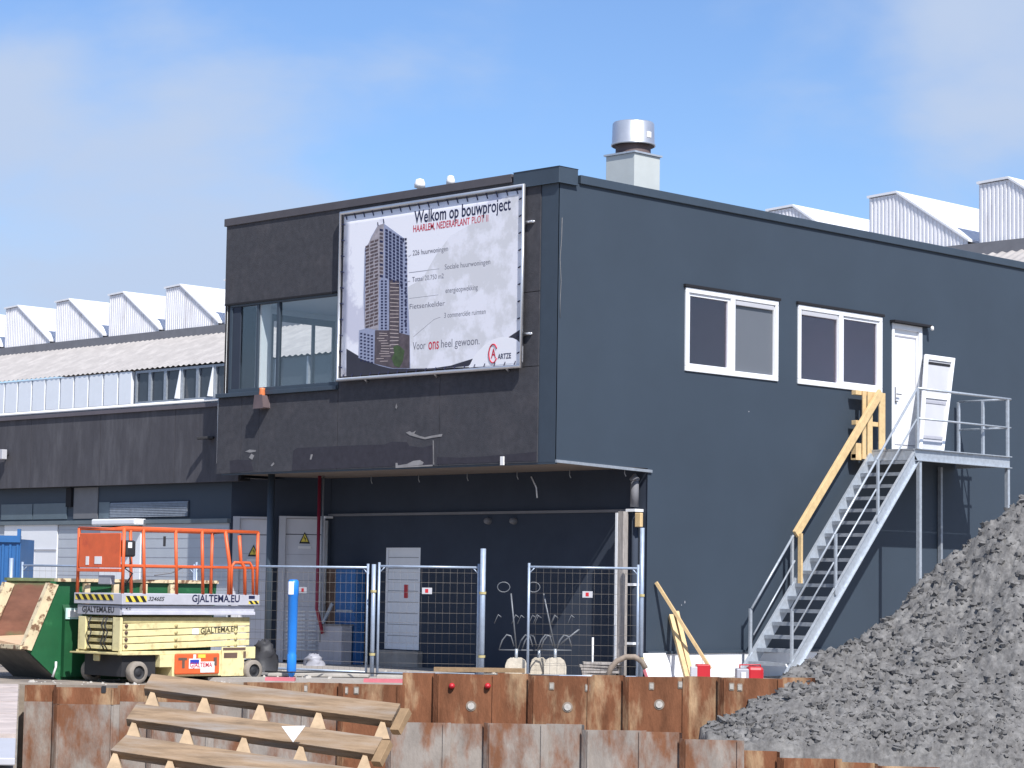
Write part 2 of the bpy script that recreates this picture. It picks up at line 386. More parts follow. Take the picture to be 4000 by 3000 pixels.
# front pans centred on the marked holes, recessed pans between them
cx_ = -.59-1.37*4.25
c = -.59-1.37*5
while c < 4.7:
    for (a0, wd, fr) in ((c-.44, .88, True), (c+.48, .41, False)):
        if a0+wd < -6.9 or a0 > 4.6: continue
        if a0 < -6.93: wd = a0+wd+6.93; a0 = -6.93
        m_ = a0+wd/2; zt = ztopA(m_)+rnd.uniform(-.012, .012)
        if m_ < -2.2:
            pile(wallA, a0, DA, zt, zt-.24, wd, fr, rust); pile(wallA, a0, DA, zt-.241, -4, wd, fr, mud)
        else: pile(wallA, a0, DA, zt, -4, wd, fr, rust)
    c += 1.37
wallB = thing('sheet_pile_wall', 'lower row of mud-coated grey sheet piles along the pit, in front of the rusty row', 'sheet pile wall', CW(0, 32.3, -1))
c = -1.2; k = 0
while c < 7:
    for (a0, wd, fr) in ((c-.4, .8, True), (c+.44, .45, False)):
        m_ = a0+wd/2
        zt = -.40 if m_ < 1.0 else -.46 if m_ < 2.4 else -.56 if m_ < 2.95 else -.68-.085*(m_-3)
        pile(wallB, a0, 32.15, zt+rnd.uniform(-.02, .02), -4, wd, fr, mud if m_ < 2.95 else rust)
    c += 1.33
sandc = mat('plug_mortar', (.5, .47, .43), .9, var=.2, vs_=30)
# holes and plugs on the rusty row
def disc(px, py, D, r, m, parent, name, thick=.012, sq=False):
    c = RD(px, py, D); b = MB()
    if sq: pts = [c+R0*u*r*.7+V((0, 0, v*r)) for u, v in ((-1, -.8), (-.7, -1), (.8, -1), (1, -.7), (1, .8), (.7, 1), (-.8, 1), (-1, .7))]
    else: pts = [c+R0*r*math.cos(k*math.pi/8)+V((0, 0, r*math.sin(k*math.pi/8))) for k in range(16)]
    b.prism(pts, -F0*thick); return b.build(name, m, parent, fixn=True)
DF = DA-.134
for px, py in [(1840, 2758), (2217, 2762), (2575, 2752)]:
    disc(px, py, DF, .075, hosem, wallA, 'hole_rim', .006); disc(px, py, DF-.008, .05, sandc, wallA, 'lifting_hole')
for px, py in [(1350, 2697), (1392, 2697), (2155, 2680), (2295, 2687), (2545, 2680), (2658, 2675), (2858, 2682), (2890, 2685), (1192, 2690)]:
    disc(px, py, DF if px > 1500 else DF, .055, hosem, wallA, 'hole_rim', .006, True); disc(px, py, DF-.008, .038, concrete, wallA, 'lifting_hole', .006, True)
for px, py in [(1765, 2680), (1905, 2680)]:
    p = RD(px, py, DF-.02); b = MB(); b.lathe(p, [(0, .05), (.03, .045), (.045, .01), (.045, -.02)], 12, -F0); b.build('red_cap', redp, wallA)
disc(405, 2693, DA-.135, .05, black, wallA, 'lifting_hole', .006, True)
for px0, px1 in ((1695, 2050), (1120, 1330)):
    b = MB(); p = RD(px0, 2640, DA+.2); q = RD(px1, 2640, DA+.2); p.z = q.z = .245
    if px0 > 1500:
        b.bar(p, q, .2, .06); props(b.build('timber_beam', timber), 'weathered timber beam lying on top of the rusty piles', 'timber')
# left: road plates and mats seen beside the piles
def plate(z0, z1, DN, DFr, aL, m, name, label, cat):
    b = MB(); b.hexa([CW(-9.9, DN, z0), CW(aL(DN), DN, z0), CW(aL(DFr), DFr, z0), CW(-9.9, DFr, z0), CW(-9.9, DN, z1), CW(aL(DN), DN, z1), CW(aL(DFr), DFr, z1), CW(-9.9, DFr, z1)])
    return props(b.build(name, m, bevel=.01), label, cat)
aL = lambda D: -.207*D-.015
b = MB()
DN, DR_ = 21.3, 31.0; nb = 9
for i in range(nb):
    d0 = DN+(DR_-DN)*i/nb; d1 = DN+(DR_-DN)*(i+1)/nb-.05
    e = rnd.uniform(0, .012)
    b.hexa([CW(-9, d0, .0), CW(aL(d0), d0, .0), CW(aL(d1), d1, .0), CW(-9, d1, .0), CW(-9, d0, .08+e), CW(aL(d0), d0, .08+e), CW(aL(d1), d1, .08+e), CW(-9, d1, .08+e)])
matw = mat('bleached_mat_timber', (.5, .42, .38), .85, var=.25, vs_=3, bump=.4, bs=14, stretch=(1, 1, 1))
props(b.build('timber_mat', matw), 'bleached timber ground mat left of the rusty pile wall', 'ground mat')
plate(0, .06, 18.8, 21.1, aL, greysheet, 'road_plate', 'pale steel road plate in the bottom left corner', 'road plate')

# ------------------------------------------------------------ office building (dark box)
ob = thing('office_building', 'dark blue grey two-storey office block with a box-like overhanging upper floor', 'building', (0, 0, 0))
YE, XE, ZS, ZR = 8.37, 13.9, 3.41, 8.0
def openwall(mb, plane, v0, u0, u1, z0, z1, holes, depth):
    """flat wall with recessed openings. plane 'x' or 'y' at v0; holes (u0,u1,z0,z1)"""
    us = sorted({u0, u1, *[h[0] for h in holes], *[h[1] for h in holes]}); zs = sorted({z0, z1, *[h[2] for h in holes], *[h[3] for h in holes]})
    P = (lambda u, z, d=0: V((v0+d, u, z))) if plane == 'x' else (lambda u, z, d=0: V((u, v0+d, z)))
    for a, b_ in zip(us, us[1:]):
        for c, d in zip(zs, zs[1:]):
            um, zm = (a+b_)/2, (c+d)/2
            if um < u0 or um > u1 or zm < z0 or zm > z1: continue
            if any(h[0] < um < h[1] and h[2] < zm < h[3] for h in holes): continue
            mb.quad(P(a, c), P(b_, c), P(b_, d), P(a, d))
    for h in holes:
        a, b_, c, d = h
        mb.quad(P(a, c), P(b_, c), P(b_, c, depth), P(a, c, depth)); mb.quad(P(a, d), P(b_, d), P(b_, d, depth), P(a, d, depth))
        mb.quad(P(a, c), P(a, d), P(a, d, depth), P(a, c, depth)); mb.quad(P(b_, c), P(b_, d), P(b_, d, depth), P(b_, c, depth))
W1 = (3.07, 5.54, 5.07, 6.47); W2 = (6.10, 8.59, 5.07, 6.47); DO = (8.91, 9.86, 3.97, 6.40)
b = MB(); openwall(b, 'y', 0, 0, 2.18, ZS, 7.86, [], .2)
openwall(b, 'y', 0, 2.18, XE, .42, 7.86, [W1, W2, DO], .16)
b.build('wall', bluewall, ob)
# body: back, roof, sides
b = MB(); b.quad((0, 0.02, 7.8), (XE, .02, 7.8), (XE, YE, 7.8), (0, YE, 7.8)); b.build('roof', gutter, ob)
b = MB(); b.quad((XE, 0, 0), (XE, YE, 0), (XE, YE, 7.9), (XE, 0, 7.9)); b.build('wall', bluewall, ob)
# plinth
b = MB()
for x0, x1 in ((2.2, 3.55), (3.57, 4.62), (4.65, 6.2), (6.22, 9), (9.02, XE)): b.box(x0, x1, -.03, .05, 0, .4)
b.build('plinth', pvc, ob)
b = MB(); b.box(2.18, XE, -.055, .0, .405, .45); b.build('base_trim', bluetrim, ob)
# parapet caps
b = MB(); b.box(.46, XE, -.045, .3, 7.86, 8.0); b.build('parapet_cap', bluetrim, ob, bevel=.008)
b = MB(); b.box(-.045, .3, 1.02, YE+.05, 7.93, 8.07); b.build('parapet_cap', mat('brown_grey_trim', (.085, .078, .088), .7, var=.1), ob, bevel=.008)
b = MB(); b.prism([(0, 0, 0), (0, 1.02, 0), (.3, 1.02, 0), (.3, .3, 0), (.44, .3, 0), (.44, 0, 0)], (0, 0, .262)); b.v = [v+V((-.055, -.055, 7.815)) for v in b.v]; b.build('corner_cap', bluetrim, ob, bevel=.01)
# front face x=0
ZH, ZL = 6.5, 4.86
b = MB(); b.box(-.004, .02, 0, .37, ZS, 7.86); b.build('corner_trim', bluetrim, ob)
b = MB(); openwall(b, 'x', .012, .37, YE, ZS, 7.93, [(5.2, 8.24, ZL, ZH)], .14); b.build('front_backing', joint, ob)
for (y0, y1, z0, z1) in ((5.19, YE, ZH, 7.93), (.375, .95, 6.13, 7.93), (.375, .95, 4.94, 6.12), (.96, 5.17, 4.94, 7.93), (.375, 2.62, ZS, 4.93), (2.63, 5.165, ZS, 4.93), (5.18, 7.3, ZS, 4.78), (7.31, 7.8, ZS, 4.78), (7.81, YE+.12, ZS, 4.78)):
    b = MB(); b.box(-.02, .01, y0, y1, z0, z1); b.build('cladding_panel', felt, ob)
b = MB(); b.box(-.075, .06, 5.18, YE+.14, 4.785, 4.86); b.build('window_ledge', bluetrim, ob, bevel=.006)
b = MB(); b.box(-.03, .05, 5.1, YE, 6.47, 6.5); b.build('lintel_trim', joint, ob)
# paint patches and scars on the lower fascia
def patchpoly(pts, m, off=-.023, name='paint_patch'):
    b = MB(); ps = [RX(px, py, off) for px, py in pts]; b.prism(ps, V((.0015, 0, 0))); return b.build(name, m, ob)
patchpoly([(1140, 1838), (1145, 1760), (1160, 1750), (1320, 1742), (1500, 1736), (1530, 1725), (1590, 1727), (1600, 1742), (1650, 1748), (1690, 1738), (1700, 1800), (1695, 1815), (1400, 1826)], patch)
patchpoly([(900, 1848), (897, 1800), (930, 1795), (980, 1798), (990, 1838)], patch)
patchpoly([(1706, 1814), (1706, 1785), (1800, 1788), (1900, 1782), (1980, 1775), (2094, 1765), (2094, 1800)], patch)
for pts in ([(1585, 1690), (1600, 1684), (1610, 1690), (1625, 1682), (1618, 1694), (1640, 1703), (1660, 1708), (1690, 1701), (1728, 1695), (1725, 1705), (1690, 1710), (1660, 1716), (1630, 1709), (1600, 1700)],
            [(1545, 1828), (1545, 1808), (1552, 1808), (1554, 1818), (1590, 1812), (1615, 1800), (1640, 1797), (1655, 1806), (1650, 1815), (1600, 1820), (1690, 1815), (1690, 1821)],
            [(957, 1764), (975, 1756), (1000, 1758), (998, 1765), (975, 1768)], [(972, 1788), (982, 1772), (993, 1780), (985, 1796)], [(1057, 1818), (1068, 1806), (1072, 1812), (1062, 1822)],
            [(1210, 1795), (1214, 1775), (1222, 1775), (1216, 1795)], [(1544, 1592), (1548, 1576), (1552, 1590), (1548, 1598)], [(1690, 1720), (1694, 1720), (1696, 1815), (1691, 1815)]):
    patchpoly(pts, scuff, -.0255, 'paint_scar')
b = MB(); b.path([RY(2196, 850, -.004), RY(2194, 930, -.004), RY(2188, 1010, -.004), RY(2192, 1100, -.004), RY(2188, 1180, -.004), RY(2188, 1240, -.004)], .005, 4); b.build('paint_scar', scuff, ob)
for px, py, h_ in ((2675, 2358, .05), (2662, 2366, .02), (2925, 1610, .02), (3560, 1480, .02), (2720, 800, .02)):
    q = RY(px, py, -.003); b = MB(); b.prism([q, q+V((.012, 0, .3*h_)), q+V((.006, 0, h_)), q+V((-.008, 0, .6*h_))], (0, .002, 0)); b.build('paint_chip', greysheet, ob)
# soffit and edge flashing
b = MB(); b.quad((0, 0, ZS), (2.3, 0, ZS), (2.3, YE, ZS), (0, YE, ZS)); b.build('soffit', soffit, ob)
b = MB(); b.box(0, .05, .0, YE, ZS-.03, ZS+.005); b.build('soffit_trim', bluetrim, ob)
b = MB(); b.prism([(0, -.035, 3.4), (2.26, -.035, 3.34), (2.26, -.035, 3.385), (0, -.035, 3.445)], (0, .033, 0)); b.build('edge_flashing', galvd, ob)
b = MB()
for px in (1450, 1635, 1825, 2020, 2225, 2440):
    p = RX(px, 1875-(px-1450)*.022, 1.9); p.z = ZS; b.path([p, p-V((0, 0, .09)), p-V((0, .03, .14))], .008, 5)
b.build('cable_hook', galv, ob)
p = RX(2095, 1905, 1.2); b = MB(); b.path([RX(2075, 1862, 1.2), p, RX(2098, 1945, 1.2)], .012, 5); b.build('loose_cable', pvc, ob)
b = MB(); p = RX(1963, 1800, -.03); b.box(-.05, -.02, p.y-.035, p.y+.035, p.z-.07, p.z+.07); b.build('bracket', paper, ob)
# recess wall x = 2.2
XB = 2.2
RDR = (RX(1640, 2300, XB).y, RX(1505, 2300, XB).y, .3, 2.12)
b = MB(); openwall(b, 'x', XB, 0, 8.6, 0, ZS, [RDR], .1); b.build('recess_wall', recess, ob)
b = MB(); b.box(XB-.05, XB-.002, .1, 7.95, 2.70, 2.745); b.build('wall_ledge', gutter, ob)
b = MB(); b.quad((XB, 0.0, .42), (XB+.25, 0.0, .42), (XB+.25, 0, 0), (XB, 0, 0)); b.build('wall_end', bluewall, ob)
dr = MB(); dr.box(XB+.03, XB+.06, RDR[0], RDR[1], RDR[2], RDR[3]); drp = dr.build('door', pvc, ob)
b = MB()
for zz in [RDR[2]+.04+i*.2 for i in range(9)]: b.box(XB+.024, XB+.031, RDR[0]+.03, RDR[1]-.03, zz, zz+.008)
b.build('door_groove', gutter, drp)
b = MB()
for y0, y1, z0, z1 in ((RDR[0], RDR[0]+.05, RDR[2], RDR[3]), (RDR[1]-.05, RDR[1], RDR[2], RDR[3]), (RDR[0]+.05, RDR[1]-.05, RDR[3]-.04, RDR[3]), (RDR[0]+.05, RDR[1]-.05, RDR[2], RDR[2]+.05)): b.box(XB+.005, XB+.029, y0, y1, z0, z1)
b.build('door_frame', pvc, drp)
p = RX(1582, 2310, XB); b = MB(); b.box(XB+.022, XB+.03, p.y-.05, p.y+.05, p.z-.12, p.z+.12); b.build('notice', redp, drp)
b = MB(); b.box(XB-.12, XB+.0, RDR[0]-.1, RDR[1]+.1, .0, .28); b.build('door_step', paving, ob)
for px in (1905, 2005):
    p = RX(px, 2035, XB-.04); b = MB(); b.lathe(p, [(0, .06), (.045, .055), (.06, 0), (.06, -.04)], 12, (-1, 0, 0)); b.build('wall_light', gutter, ob)

# white windows on the blue wall
def window(w_, blind_right):
    x0, x1, z0, z1 = w_; fr = .085
    b = MB(); y0, y1 = -.03, .06
    b.box(x0, x1, y0, y1, z0, z0+fr); b.box(x0, x1, y0, y1, z1-fr, z1); b.box(x0, x0+fr, y0, y1, z0+fr, z1-fr); b.box(x1-fr, x1, y0, y1, z0+fr, z1-fr)
    xm = x0+(x1-x0)*.475; b.box(xm, xm+.12, y0, y1, z0+fr, z1-fr)
    fo = b.build('window', pvc, ob, bevel=.008)
    halves = [(x0+fr, xm), (xm+.12, x1-fr)]
    for i, (a, c) in enumerate(halves):
        bl = (i == 1) == blind_right
        s = MB()
        e = .05 if not bl else .012
        for q in ((a, c, z0+fr, z0+fr+e), (a, c, z1-fr-e, z1-fr), (a, a+e, z0+fr+e, z1-fr-e), (c-e, c, z0+fr+e, z1-fr-e)): s.box(q[0], q[1], .0, .05, q[2], q[3])
        s.build('sash', pvc, fo, bevel=.004)
        g_ = MB(); g_.box(a+e, c-e, .03, .045, z0+fr+e, z1-fr-e); g_.build('pane', glass2 if (bl and blind_right) else glass, fo)
        if bl:
            g_ = MB(); g_.box(a+.03, c-.03, -.02, .02, z1-fr-.09, z1-fr-.015); g_.build('blind', greysheet, fo, bevel=.01)
    b = MB(); b.box(x0-.04, x1+.04, -.05, .0, z1+.006, z1+.05); b.build('drip_trim', joint, fo)
    return fo
seethrough(glass, .1, (.9, .86, .92))
rg = mat('room_grey', (.62, .58, .64), .9, var=.08, vs_=.8)
for (a, c, z0, z1) in (W1, W2):
    b = MB(); y0, y1 = .165, 2.4; a_, c_ = a-.3, c+.3; zb_, zt_ = 4.2, 6.9
    b.quad((a_, y1, zb_), (c_, y1, zb_), (c_, y1, zt_), (a_, y1, zt_)); b.quad((a_, y0, zb_), (c_, y0, zb_), (c_, y1, zb_), (a_, y1, zb_)); b.quad((a_, y0, zt_), (c_, y0, zt_), (c_, y1, zt_), (a_, y1, zt_)); b.quad((a_, y0, zb_), (a_, y1, zb_), (a_, y1, zt_), (a_, y0, zt_)); b.quad((c_, y0, zb_), (c_, y1, zb_), (c_, y1, zt_), (c_, y0, zt_)); b.build('room_wall', rg, ob)
    b = MB(); b.box(a+.5, a+1.1, 1.9, 2.3, zb_, 5.9); b.build('cupboard', mat('room_cupboard', (.2, .19, .22), .7), ob)
wa = window(W1, True); wb = window(W2, False)
# upper door
x0, x1, z0, z1 = DO
b = MB(); 
for q in ((x0, x0+.07, z0, z1), (x1-.1, x1, z0, z1), (x0+.07, x1-.1, z1-.1, z1)): b.box(q[0], q[1], -.02, .08, q[2], q[3])
b.build('door_frame', pvc, ob, bevel=.006)
b = MB(); b.box(x0+.07, x1-.1, .03, .07, z0+.03, z1-.1); dd = b.build('door', pvc, ob)
b = MB()
for q in ((x0+.1, x1-.13, z1-.24, z1-.21), (x0+.12, x0+.135, z0+.2, z1-.25), (x1-.155, x1-.14, z0+.2, z1-.25), (x0+.12, x1-.14, z0+.19, z0+.205)): b.box(q[0], q[1], .022, .03, q[2], q[3])
b.build('door_groove', greyp, dd)
b = MB(); b.box(x0+.1, x0+.135, .0, .03, z0+.95, z0+1.25); b.tube((x0+.12, -.03, z0+1.12), (x0+.26, -.03, z0+1.12), .012); b.box(x0+.1, x0+.2, -.01, .02, z0+.98, z0+1.0); b.build('door_handle', gutter, dd)
b = MB(); b.box(x0-.06, x1+.18, -.12, 0, z1+.005, z1+.045); b.build('door_canopy', joint, ob)
b = MB(); b.lathe((x1+.14, -.14, z1-.02), [(0, .05), (.03, .03), (.035, -.03), (0, -.04)], 10); b.build('wall_light', paper, ob)
# corner window + room
SW0, SW1 = RY(1062, 1400, 8.3).x, RY(1310, 1400, 8.3).x
SZ1 = RY(1180, 1237, 8.3).z; SZ0 = 4.78
rm = mat('pale_room_paint', (.76, .77, .78), .8, var=.02)
b = MB(); openwall(b, 'y', YE-.05, .0, 4.0, ZS, 7.9, [(SW0, SW1, ZL+.03, 6.42)], .05); b.build('room_wall', rm, ob)
b = MB(); openwall(b, 'y', YE, .0, XE, ZS, 7.9, [(SW0, SW1, ZL+.03, 6.42)], .04); b.build('wall', felt, ob)
b = MB(); b.quad((.15, 5.0, 6.52), (4, 5.0, 6.52), (4, YE-.05, 6.52), (.15, YE-.05, 6.52)); b.quad((.15, 5, ZL-.1), (4, 5, ZL-.1), (4, YE-.05, ZL-.1), (.15, YE-.05, ZL-.1)); b.quad((4, 5, ZL), (4, YE-.05, ZL), (4, YE-.05, 6.52), (4, 5, 6.52)); b.quad((.15, 5, ZL), (4, 5, ZL), (4, 5, 6.52), (.15, 5, 6.52)); b.build('room_wall', rm, ob)
b = MB(); fr = .07
yL, yR = 8.24, 5.2
b.box(0, .09, yR, yL, ZL, ZL+fr); b.box(0, .09, yR, yL, ZH-fr, ZH); b.box(0, .09, yR, yR+fr, ZL+fr, ZH-fr); b.box(0, .09, yL-fr, yL, ZL+fr, ZH-fr)
ym = RX(1091, 1300, .05).y; b.box(0.01, .08, ym-.035, ym+.035, ZL+fr, ZH-fr)
yp = RX(1012, 1300, .05).y; b.box(0.01, .08, yp-.03, yp+.03, ZL+fr, ZH-fr)
cw = b.build('window', bluetrim, ob, bevel=.006)
b = MB(); xi = RY(1008, 1400, 8.2).x; b.box(.09, xi, 8.285, 8.315, ZL, ZH); b.build('inner_post', bluetrim, cw)
b = MB(); b.box(RY(1016, 1400, 7.4).x, RY(1054, 1400, 7.4).x, 7.4, 7.5, ZL-.05, 6.5); b.build('added_sun_sliver', pvc, ob)  # white box added behind the glass to catch sun as a bright sliver
b = MB(); b.box(.02, .04, yL-fr-.22, yL-fr, ZL+fr, ZH-fr); b.build('blank_panel', recess, cw)
b = MB(); b.box(.045, .05, yR+fr, yL-fr-.22, ZL+fr, ZH-fr); b.build('pane', clear, cw)
b = MB()
for q in ((SW0, SW1, ZL+.03, ZL+.08), (SW0, SW1, 6.3, 6.42), (SW0, SW0+.05, ZL+.08, 6.3), (SW1-.05, SW1, ZL+.08, 6.3)): b.box(q[0], q[1], YE-.045, YE-.005, q[2], q[3])
xm = RY(1230, 1300, 8.3).x; b.box(xm-.03, xm+.03, YE-.045, YE-.005, ZL+.08, 6.3)
sw = b.build('window', gutter, ob)
# columns, pipes under the overhang
p = RX(1060, 1900, .55); b = MB(); b.tube((.55, p.y, 0), (.55, p.y, ZS-.002), .065, 16); b.build('column', bluetrim, ob)
p = RX(1247, 1950, 1.4); b = MB(); b.path([(1.4, p.y, ZS), (1.4, p.y, 1.0), (1.45, p.y-.12, .55)], .032, 10); b.build('red_pipe', redpipe, ob)
p = RX(1262, 1950, 1.5); b = MB(); b.tube((1.5, p.y, .4), (1.5, p.y, ZS), .018, 8); b.build('conduit', galvd, ob)
p = RX(1273, 2100, 2.12); b = MB(); b.tube((2.12, p.y, .6), (2.12, p.y, 2.62), .04, 10); b.box(2.0, 2.18, p.y-.12, p.y+.1, 2.66, 2.7); b.build('white_pipe', pvc, ob)
py_ = RX(2435, 2100, 1.95).y
b = MB(); b.box(1.88, 2.0, py_-.06, py_+.06, 0, 2.7); b.build('timber_post', timberw, ob, bevel=.006)
b = MB(); b.box(1.872, 1.9, py_+.065, py_+.11, 0, 2.68); b.build('white_strip', pvc, ob)
yy = RX(2478, 2000, 2.08).y
b = MB(); b.tube((2.08, yy, 2.78), (2.08, yy, 3.2), .07, 14); b.lathe((2.08, yy, 3.2), [(.07, 0), (.09, .03), (.05, .08), (.02, .12)], 14); b.build('downpipe', gutter, ob)
b = MB(); b.box(1.98, 2.19, yy-.1, yy+.1, 2.70, 2.745); b.build('pipe_bracket', pvc, ob)
b = MB(); b.tube((2.09, yy-.01, .0), (2.09, yy-.01, 2.7), .055, 12); b.build('downpipe', recess, ob)
b = MB(); q = RY(2500, 2030, .03); b.box(q.x-.05, q.x+.02, -.02, .1, 2.45, 2.68); b.build('pipe_elbow', timberl, ob, bevel=.01)
for zz in (1.5, .55):
    b = MB(); b.box(2.0, 2.15, yy-.07, yy+.07, zz, zz+.04); b.build('pipe_bracket', pvc, ob)
# left end pipe
p = RX(873, 1600, .02); b = MB(); b.tube((.02, YE+.13, 3.6), (.02, YE+.13, 4.78), .03, 8); b.build('white_pipe', pvc, ob)

# banner frame ------------------------------------------------
BZ0, BZ1, BY0, BY1 = 4.94, 7.83, .67, 5.09
bn = thing('banner_board', 'large white printed banner with a tower block, in a tube frame on the dark fascia', 'banner', (-.1, 2.9, 5))
XF = -.11
b = MB(); b.path([(XF, BY0, BZ0), (XF, BY1, BZ0), (XF, BY1, BZ1), (XF, BY0, BZ1)], .036, 10, closed=True); b.build('frame', pvc if False else alu, bn)
e = .06
sy0, sy1, sz0, sz1 = BY0+e, BY1-e, BZ0+e, BZ1-e
ny, nz_ = 26, 18; vs_ = []; fs = []
for j in range(nz_+1):
    for i in range(ny+1):
        y = sy0+(sy1-sy0)*i/ny; z = sz0+(sz1-sz0)*j/nz_
        d = .012*noise.noise(V((y*2, z*2, 0)))
        vs_.append((XF+.02+d*0, y, z))
for j in range(nz_):
    for i in range(ny): k = j*(ny+1)+i; fs.append((k, k+ny+1, k+ny+2, k+1))
b = MB(); b.add(vs_, fs, True); sheet = b.build('banner_sheet', skylav, bn, solid=.004)
def tie(p, q, w_): b = MB(); b.bar(p, q, w_, w_); b.build('tie', navyt, bn)
for i in range(19):
    y = sy0+.08+(sy1-sy0-.16)*i/18
    tie((XF+.014, y, sz1-.06), (XF-.002, y+.03, BZ1-.02), .016); tie((XF+.014, y, sz0+.03), (XF-.002, y+.02, BZ0+.02), .014)
for i in range(10):
    z = sz0+.15+(sz1-sz0-.3)*i/9
    tie((XF+.014, sy0+.05, z), (XF-.002, BY0+.02, z+.02), .016); tie((XF+.014, sy1-.03, z), (XF-.002, BY1-.02, z+.02), .014)
b = MB()
for (px, py) in ((2078, 865), (2068, 1303)):
    p = RX(px, py, -.05); b.tube((-.05, p.y-.02, p.z), (-.05, BY0, p.z), .022, 8); b.tube((-.05, p.y-.02, p.z), (.0, p.y-.02, p.z), .022, 8)
for px, py in ((1432, 1496), (1704, 1466), (1985, 1440)):
    p = RX(px, py, -.05); b.tube((XF, p.y, BZ0), (-.03, p.y, BZ0-.06), .02, 8)
b.build('clamp', alu, bn)
XT = XF+.0165
LX = (0, -1, 0); LZ = (0, 0, 1)
def btext(s, pa, pb, h, m, bold=0., nm='lettering'):
    """baseline from pixel pa to pixel pb on the sheet; height in metres"""
    A = RX(*pa, XT-.001); B = RX(*pb, XT-.001)
    return text(s, abs(A.y-B.y), h, (XT-.001, A.y, A.z), LX, LZ, m, bn, nm, bold)
btext('Welkom op bouwproject', (1618, 873), (1995, 818), .21, navyt, .016)
btext('HAARLEM, NEDERAPLANT', (1614, 907), (1835, 876), .115, redt, .01)
btext('PLOT II', (1843, 874), (1907, 864), .115, redt, 0)
btext('226 huurwoningen', (1612, 998), (1750, 973), .085, bline)
btext('Sociale huurwoningen', (1737, 1053), (1915, 1024), .085, bline)
btext('Totaal 20.750 m2', (1610, 1101), (1733, 1083), .08, bline)
btext('energieopwekking', (1740, 1145), (1866, 1124), .085, bline)
btext('Fietsenkelder', (1600, 1208), (1738, 1188), .085, bline)
btext('3 commerciële ruimten', (1735, 1242), (1897, 1217), .085, bline)
btext('Voor', (1612, 1367), (1662, 1360), .13, bline)
btext('ons', (1673, 1366), (1714, 1360), .13, redt, .012)
btext('heel gewoon.', (1723, 1358), (1873, 1338), .13, bline)
b = MB()
for pa, pb in (((1596, 1003), (1606, 995)), ((1598, 1065), (1716, 1050)), ((1598, 1166), (1712, 1152)), ((1616, 1315), (1695, 1248)), ((1695, 1248), (1720, 1239)), ((1590, 1101), (1602, 1098))):
    b.bar(RX(*pa, XT), RX(*pb, XT), .006, .0015, (1, 0, 0))
b.build('leader_line', bline, bn)
hz_m = mat('banner_haze', (.66, .66, .69), .6, var=0, col2=(.8, .8, .86), thr=(.46, .56), s2=1.6)
def bpoly(pts, m, off, name):
    b = MB(); b.prism([RX(px, py, XT-off) for px, py in pts], V((.001, 0, 0))); return b.build(name, m, bn)
bpoly([(1575, 1130), (1650, 1090), (1700, 1000), (1760, 920), (1850, 870), (1900, 800), (1990, 765), (2043, 756), (2036, 1430), (1575, 1440)], hz_m, .0004, 'printed_haze')
bpoly([(1353, 1362), (1400, 1390), (1450, 1415), (1520, 1436), (1590, 1441), (1680, 1440), (1760, 1428), (1850, 1400), (1842, 1417), (1830, 1430), (1353, 1472)], bnavy, .001, 'printed_swoosh')
bpoly([(1985, 1318), (2036, 1284), (2034, 1342), (2020, 1328), (2003, 1320)], bnavy, .001, 'printed_swoosh')
arc = [(1832, 1436), (1838, 1420), (1850, 1395), (1870, 1370), (1895, 1345), (1925, 1326), (1955, 1317), (1985, 1317), (2012, 1325), (2030, 1337), (2043, 1352), (2042, 1415)]
bpoly(arc, mat('banner_white', (.84, .84, .88), .6, var=0), .0022, 'printed_badge')
b = MB(); c = RX(1926, 1381, XT-.004); rr = .15
b.path([c+V((0, -math.sin(t)*.5*rr*1.25, math.cos(t)*rr)) for t in [rad(60)-i*rad(300)/22 for i in range(23)]], .012, 5); b.build('logo_ring', redt, bn)
text('A', .11, .15, c+V((-.002, .045, -.07)), LX, LZ, redt, bn, 'logo_letter', .02)
XT0 = XT; XT = XT-.004; btext('ARTZE', (1944, 1403), (1996, 1398), .085, navyt, .015); XT = XT0
# printed tower (generic high-rise): sides, floors, windows
bpoly([(1499, 873), (1577, 930), (1590, 1010), (1592, 1130), (1600, 1300), (1603, 1440), (1535, 1440), (1520, 1438), (1480, 1428), (1400, 1398), (1403, 1290), (1425, 1285), (1420, 1160), (1425, 970), (1440, 950), (1450, 925), (1476, 880)], bgrey, .0025, 'printed_tower')
bpoly([(1499, 873), (1476, 882), (1450, 930), (1430, 970), (1424, 1280), (1478, 1290), (1480, 1100), (1498, 1070)], mat('banner_tower_pale', (.36, .33, .36), .6, var=.3, vs_=9), .0032, 'printed_tower_side')
bpoly([(1520, 1088), (1560, 1100), (1560, 1300), (1600, 1310), (1600, 1438), (1535, 1438), (1462, 1420), (1465, 1290), (1520, 1290)], bdark, .0036, 'printed_tower_front')
bpoly([(1536, 1355), (1550, 1348), (1562, 1352), (1580, 1370), (1574, 1410), (1560, 1436), (1540, 1428), (1530, 1400), (1540, 1380)], bgreen, .0052, 'printed_tree')
t1 = MB(); t2 = MB(); t3 = MB(); t4 = MB()
def tq(mb, px, py, wpx, hpx, off, sk=0.):
    ps = [RX(a, c_, XT-off) for a, c_ in ((px, py), (px+wpx, py+sk), (px+wpx, py+hpx+sk), (px, py+hpx))]
    mb.add(ps, [(0, 1, 2, 3)])
for j in range(15):
    for i in range(5): tq(t1, 1505+i*14.5, 893+j*13+i*8.5, 10, 9.5, .0048, 4)
for j in range(17):
    for i in range(2): tq(t1, 1488+i*15, 1095+j*11.5, 8, 6.5, .0048)
    tq(t1, 1566, 1110+j*11.5, 8, 6.5, .0048); tq(t1, 1583, 1110+j*11.5, 6, 6.5, .0048)
